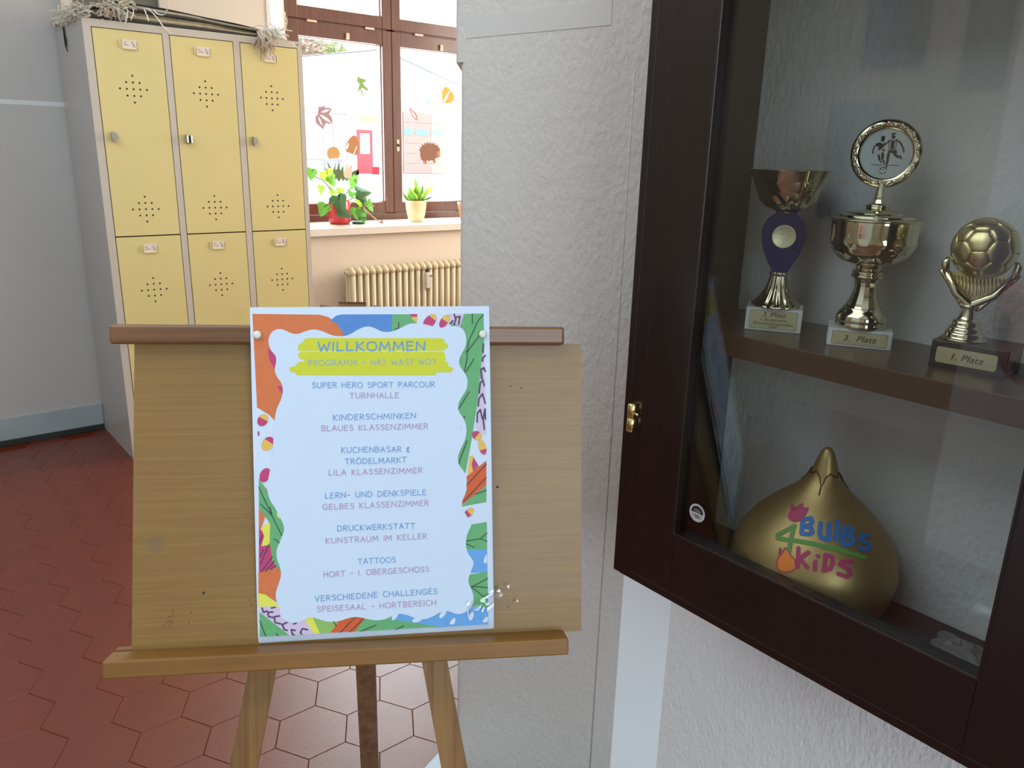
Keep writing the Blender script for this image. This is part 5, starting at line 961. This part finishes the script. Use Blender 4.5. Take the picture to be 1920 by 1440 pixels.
mb = MB(); mc = bc+V((0, 0, .0470))+bf*.0062; RM = frame_of(br_, V((0, 0, 1)), bf)
mb.lathe([(.0150, 0), (.0152, .0008), (.0144, .0012), (.0138, .0009), (0, .0009)], mc, mat('pale_gold_disc', (.56, .52, .32), .38, .5, bump=(260, .25)), 36, T=lambda p: RM @ p); t1.part('medal_disc', mb, label='pale gold disc set in the blue drop')
mb = MB(); bw = lambda r, z, t: r*(1+(.05*math.sin(13*t+z*260)*min(1, (.026-z)/.008) if z < .026 else 0))
mb.lathe(dens([(.0120, 0), (.0150, .0025), (.0260, .008), (.0345, .017), (.0395, .027), (.0445, .038), (.0500, .048), (.0535, .0535), (.0540, .0545), (.0520, .0535), (.0480, .046), (.0360, .022), (.010, .006)], 3), V((c1.x, c1.y, SZ+.1540)), gold, 84, mod=bw)
t1.part('bowl', mb, gold)
# tall lidded cup with football medallion
c2 = V((.9540, .4745)); t2 = Thing('trophy', 'tall gold lidded cup trophy with a football medallion on top, middle of the shelf', 'trophy', (c2.x, c2.y, SZ), 'trophies on the cabinet shelf')
F2 = base_block(t2, c2, (-.87, -.49), .074, .052, .0225, marble)
label_plate(t2, F2, -.0310, .0035, .0310, .0185, .0015, [('3.  Platz', .0100, .0080, .038, 0)])
mb = MB(); z0 = SZ+.0225
mb.lathe(dens([(.0295, 0), (.0300, .004), (.0292, .007), (.0300, .010), (.0285, .016), (.0235, .0225), (.0225, .0245)], 3), V((c2.x, c2.y, z0)), gold, 64)
mb.lathe(dens([(.0222, .0235), (.0200, .027), (.0160, .038), (.0138, .048), (.0142, .056), (.0160, .0605)], 3), V((c2.x, c2.y, z0)), gold, 16, smooth=False)
mb.lathe(dens([(.0160, .0600), (.0175, .0610), (.0195, .0632), (.0180, .0655), (.0165, .0660), (.0185, .0680), (.0165, .0705), (.0140, .0715), (.0150, .0750), (.0160, .0775)], 3), V((c2.x, c2.y, z0)), gold, 56)
t2.part('stem', mb, gold)
mb = MB(); cm = lambda r, z, t: r*(1+(.035*abs(math.sin(6*t+1.57*(int(z/.011) % 2)))**.7*abs(math.sin(z*PI/.011)) if z < .033 else 0))
mb.lathe(dens([(.0150, 0), (.0290, .0040), (.0400, .0115), (.0465, .0215), (.0492, .034), (.0500, .047), (.0502, .0545), (.0490, .0545), (.0440, .052), (0, .050)], 4), V((c2.x, c2.y, z0+.0760)), gold, 112, mod=cm)
t2.part('cup', mb, gold)
mb = MB(); mb.lathe(dens([(.0500, 0), (.0520, .0010), (.0520, .0026), (.0470, .0042), (.0440, .0046), (.0430, .0070), (.0350, .0082), (.0330, .0100), (.0240, .0130), (.0150, .0148), (.0130, .0152), (.0140, .0172), (.0135, .0190), (.0105, .0205), (.0085, .0210)], 3), V((c2.x, c2.y, z0+.1300)), gold, 64); t2.part('lid', mb, gold)
mb = MB(); mb.lathe(dens([(.0090, 0), (.0085, .002), (.0056, .009), (.0046, .020), (.0050, .024)], 3), V((c2.x, c2.y, z0+.1490)), gold, 8, smooth=False); 
mf = V((-.88, -.475, 0)).normalized(); mr = V((-mf.y, mf.x, 0)); mr = mr if mr.y < 0 else -mr
mcn = V((c2.x, c2.y, z0+.1490+.0215+.0375)); RM2 = frame_of(mr, V((0, 0, 1)), mf)
t2.part('finial_stem', mb, gold)
mb = MB(); mb.lathe(dens([(.0275, -.003), (.0330, -.0035), (.0380, -.0025), (.0392, 0), (.0380, .0025), (.0340, .0044), (.0300, .0034), (.0282, .0018)], 3), mcn, gold, 72, T=lambda p: RM2 @ p, cap=False)
for k in range(28):
    a = 2*PI*k/28; sgn = 1 if k % 2 else -1; c = V((.0340*math.cos(a), .0340*math.sin(a), .0040)); tn = V((-math.sin(a), math.cos(a), 0)); rd = V((math.cos(a), math.sin(a), 0)); dd = (tn+rd*.45*sgn).normalized(); nn = dd.cross(V((0, 0, 1)))
    mb.sphere(mcn+RM2 @ c, 1, gold, 8, T=lambda p, dd=dd, nn=nn: RM2 @ (dd*(p.x*.0056)+nn*(p.y*.0021)+V((0, 0, p.z*.0022))))
t2.part('wreath_ring', mb, gold)
mb = MB(); mb.lathe([(0, -.0030), (.0288, -.0030), (.0288, .0012), (0, .0012)], mcn, mat('silver_disc', (.50, .56, .57), .30, .3), 48, T=lambda p: RM2 @ p, smooth=False); md = t2.part('medallion', mb)
mb = MB(); bro = mat('bronze_print', (.040, .017, .012), .5); wht = mat('pale_print', (.60, .62, .62), .5)
def MD(x, y, l=.0014): return mcn+RM2 @ V((x*.00096, y*.00096, l))
def mpoly(pts, m=bro, l=.0014): mb.add([MD(x-.0, y, l) for x, y in pts], [list(range(len(pts)))], m)
def mline(pts, wd, m=bro, l=.0014): mb.ribbon([MD(x, y, l) for x, y in pts], wd*.001, RM2 @ V((0, 0, 1)), m)
def mdisc(x, y, rx, ry, m=bro, l=.0014): mpoly([(x+rx*math.cos(2*PI*k/14), y+ry*math.sin(2*PI*k/14)) for k in range(14)], m, l)
# right player
mdisc(5.2, 20.5, 2.4, 3.2); mdisc(5.4, 23.5, 2.7, 1.5); mdisc(7.0, 22.2, 1.2, 1.0, wht, .0016)
mpoly([(3.0, 16.0), (7.5, 16.2), (7.8, 5.5), (3.6, 5.5)]); mline([(2.4, 16.5), (1.2, 13.5), (2.4, 5.0)], .8); mline([(8.0, 16.5), (9.6, 12), (9.4, 5.2)], .8)
mline([(1.8, 16.2), (-2.2, 11.5), (-8.5, 6.0)], 1.6); mline([(9, 16.6), (14.5, 12.6), (18.2, 6.0)], 1.9); mline([(18.2, 6.0), (19.2, 2.6)], 1.7)
mpoly([(2.2, 4.8), (10.4, 5.0), (12.6, .8), (8.0, .2), (4.8, 1.2), (1.4, 1.6)])
mline([(2.6, .2), (2.4, -5.8)], 3.0); mline([(2.6, -8.0), (2.2, -11.6)], 2.5); mline([(2.4, -13), (1.9, -16.4)], 1.9); mline([(9.6, -.6), (13.8, -3.6)], 2.8); mline([(15.4, -1.6), (17.6, -5.2)], 1.8)
# left player
mdisc(-6.2, 17.0, 2.2, 3.0); mdisc(-6.2, 19.6, 2.4, 1.4); mpoly([(-12.8, 12.0), (-8.6, 13.6), (-6.2, 11.0), (-3.2, 13.6), (-2.4, 10.2), (-6.0, 6.0), (-9.6, 3.2), (-9.8, 8.6)]); mdisc(-11.8, 10.4, 1.9, 2.2)
mline([(-14.4, 9.2), (-15.6, 4.0), (-15.2, .2)], 1.5); mpoly([(-5.4, 5.0), (-3.0, 6.0), (-1.6, 3.2), (-4.2, 2.8)])
mline([(-4.0, .2), (-3.4, -5.4)], 3.0); mline([(-8.4, -2.0), (-6.2, -7.6)], 2.2); mline([(-3.0, -7.2), (-1.2, -9.4)], 1.7); mline([(-5.0, -9.2), (-3.4, -10.4)], 1.4); mline([(-.8, -10.6), (-.6, -13.0)], 1.4)
mline([(-15.0, -13.4), (-3.2, -13.4)], .7); mline([(4.0, -13.4), (16.0, -13.4)], .7)
mdisc(-.8, -19.8, 4.4, 4.4); mdisc(-.8, -19.8, 3.9, 3.9, wht, .0016)
for x, y in ((-.6, -19.4), (-3.6, -18.0), (2.0, -17.8), (-2.4, -22.8), (1.6, -22.4), (-.8, -16.6)): mdisc(x, y, .95, .95, bro, .0018)
t2.part('football_emblem', mb, bro, of=md)
# football trophy, right
c3 = V((.9520, .3360)); t3 = Thing('trophy', 'silvery gold football trophy on a black base, rightmost on the shelf', 'trophy', (c3.x, c3.y, SZ), 'trophies on the cabinet shelf')
F3 = base_block(t3, c3, (-1, -.10), .078, .058, .031, mat('black_marble', (.006, .005, .005), .25))
label_plate(t3, F3, -.0325, .0060, .0290, .0240, .003, [('1. Platz', .0105, .0115, .0330, -.0015)], False)
AX = V((c3.x-.003, c3.y+.015)); z0 = SZ+.031
mb = MB(); mb.lathe(dens([(.0235, 0), (.0235, .0015), (.0200, .0025), (.0195, .008), (.0170, .009), (.0165, .014), (.0140, .015), (.0135, .021), (.0105, .022), (.0078, .028), (.0070, .034), (.0085, .039)], 2), V((AX.x, AX.y, z0)), gold, 40); t3.part('foot', mb, gold)
vf = V((-.93, -.36, 0)).normalized(); vr = V((-vf.y, vf.x, 0)); vr = vr if vr.y < 0 else -vr
BC = V((AX.x, AX.y, z0+.1020)) + vr*.0045; BR = .0335; vb = V((AX.x, AX.y, z0+.031))
tl, tr2 = V((AX.x, AX.y, z0+.0740))-vr*.0290, V((AX.x, AX.y, z0+.0740))+vr*.0370
vb2 = vb+vr*.002
for nm, tp in (('left', tl), ('right', tr2)):
    mb = MB(); mb.tube([vb+V((0, 0, -.004)), vb2*.5+vb*.5+V((0, 0, .008)), vb2*.45+tp*.55+V((0, 0, -.004)), tp], [.0058, .0052, .0048, .0040], gold, 10)
    for k in range(8):
        p = vb2.lerp(tp, .16+.11*k); o = (-vr if nm == 'left' else vr); mb.sphere(p+o*.0040, 1, gold, 8, T=lambda q, o=o: o*(q.x*.0052)+V((0, 0, q.x*.0042+q.z*.0040))+vf*(q.y*.0035))
    mb.tube([tp+V((0, 0, -.002)), tp+V((0, 0, .010))+(vr if nm == 'right' else -vr)*.002, tp+V((0, 0, .016))], [.0042, .0046, .0020], gold, 8)
    t3.part('laurel_arm', mb, gold)
mb = MB(); K = 18
for k in range(K):
    s_ = (k+.5)/K; a, b = tl.lerp(tr2, s_)-V((0, 0, .004)), None
    if s_ < .42: lo_ = tl.lerp(vb2, (s_)/.42)
    else: lo_ = vb2.lerp(tr2, (s_-.42)/.58)
    mb.tube([lo_-vf*.002, V((a.x, a.y, a.z))-vf*.006], .0012, gold_d, 6)
q = [tl, vb2, tr2]; mb.extrude([p-vf*.005 for p in q], -vf*.002, gold_d); t3.part('ribbed_net', mb, gold_d)
# ball panels: truncated icosahedron domed on a sphere
ph_ = (1+5**.5)/2; ico = [V(p).normalized() for p in ((0, 1, ph_), (0, -1, ph_), (0, 1, -ph_), (0, -1, -ph_), (1, ph_, 0), (-1, ph_, 0), (1, -ph_, 0), (-1, -ph_, 0), (ph_, 0, 1), (-ph_, 0, 1), (ph_, 0, -1), (-ph_, 0, -1))]
ed = min((a-b).length for a in ico for b in ico if a is not b)*1.05
pan = []
for a in ico:
    nb = [b for b in ico if b is not a and (a-b).length < ed]; pan.append([a+(b-a)/3 for b in nb])
for i, a in enumerate(ico):
    for j in range(i+1, 12):
        for k in range(j+1, 12):
            b, c = ico[j], ico[k]
            if max((a-b).length, (b-c).length, (a-c).length) < ed: pan.append([a+(b-a)/3, a+(b-a)*2/3, b+(c-b)/3, b+(c-b)*2/3, c+(a-c)/3, c+(a-c)*2/3])
RB = Matrix.Rotation(.55, 3, 'X') @ Matrix.Rotation(.35, 3, 'Z') @ Matrix.Rotation(.4, 3, 'Y')
mb = MB(); mb.sphere(BC, BR*.962, mat('ball_seam', (.30, .25, .14), .35, 1.0), 32)
for P in pan:
    c = sum(P, V((0, 0, 0)))/len(P); x = c.orthogonal().normalized(); y = c.normalized().cross(x)
    P = sorted(P, key=lambda p: math.atan2((p-c).dot(y), (p-c).dot(x))); n = len(P); sub = []
    for i in range(n):
        for q in range(4): sub.append(P[i].lerp(P[(i+1) % n], q/4))
    m_ = len(sub); rings = []
    for k, rad in ((1.0, .955), (.95, .985), (.86, 1.0), (.6, 1.004), (.3, 1.006)): rings.append([BC+RB @ (c.lerp(p, k).normalized()*BR*rad) for p in sub])
    vs = [p for r in rings for p in r]+[BC+RB @ (c.normalized()*BR*1.007)]
    mb.add(vs, [(i*m_+k, i*m_+(k+1) % m_, (i+1)*m_+(k+1) % m_, (i+1)*m_+k) for i in range(4) for k in range(m_)]+[(4*m_+k, 4*m_+(k+1) % m_, 5*m_) for k in range(m_)], gold_d, True)
t3.part('football', mb, gold_d, label='embossed football with hexagonal panels')

# ------------------------------------------------------------------ things the cabinet glass mirrors, standing left of the photographer
rf_dark = mat('dark_panel_finish', (.035, .045, .055), .7)  # dark panels added to make the dark patches reflected in the glass
for (y0, y1, z0, z1), lab in (((1.93, 2.25, 1.80, 2.35), 'dark panel added high on the left wall, mirrored in the cabinet glass'), ((2.07, 2.39, 1.05, 1.645), 'dark panel added lower on the left wall, mirrored above the left cup'), ((1.56, 1.76, 1.68, 2.25), 'dark panel added by the pale board on the left wall, mirrored in the glass')):
    mb = MB(); mb.box((-2.5, y0, z0), (-2.492, y1, z1)); single('dark_panel', mb, rf_dark, lab, 'paper', 'dark panels added on the left wall', loc=(-2.496, (y0+y1)/2, z0))
mb = MB(); mb.box((-1.26, -.35, 0), (-1.22, 1.055, 2.45), None, .003); pb_ = mb
single('reflection_board', pb_, mat('pale_grey_board', (.80, .81, .86), .6), 'tall pale grey board added left of the camera for the bright veil at the right of the glass', 'board', loc=(-1.24, .35, 0))  # board added to reflect as a bright veil in the cabinet glass
mb = MB(); pc_ = V((-1.00, .71, .885)); pk = mat('pink_plastic', (.92, .42, .45), .4)
spots = MB(); sd_ = mat('dark_spots', (.035, .045, .055), .4)
mb.lathe(dens([(.02, -.17), (.09, -.155), (.14, -.10), (.165, -.02), (.172, .06), (.170, .125), (.160, .125), (.155, .05), (.12, -.08), (.02, -.14)], 3), pc_, pk, 40)
for a in range(0, 360, 40):
    for z, s_ in ((.02, 1.0), (-.095, .85)):
        t = math.radians(a+(20 if z < 0 else 0)); r = .168 if z > 0 else .142; n = V((math.cos(t), math.sin(t), -.05 if z > 0 else -.75)).normalized(); tx = V((-math.sin(t), math.cos(t), 0)); tz = n.cross(tx)
        c = pc_+V((r*math.cos(t), r*math.sin(t), z))+n*.004; spots.add([c+tx*(.026*s_*math.cos(2*PI*k/18))+tz*(.044*s_*math.sin(2*PI*k/18)) for k in range(18)], [list(range(18))], sd_)
bk = Thing('spotted_basket', 'pink rounded basket with dark oval spots, mirrored beside the football trophy', 'basket', (pc_.x, pc_.y, 0))
bk.part('bowl', mb, pk); bk.part('spots', spots, sd_)
mb = MB(); mb.tube([(pc_.x, pc_.y, pc_.z-.165), (pc_.x, pc_.y, .012)], .012, steel, 12); mb.lathe([(.13, 0), (.13, .012), (.02, .02), (.0, .02)], (pc_.x, pc_.y, 0), steel, 28); bk.part('stand', mb, steel)
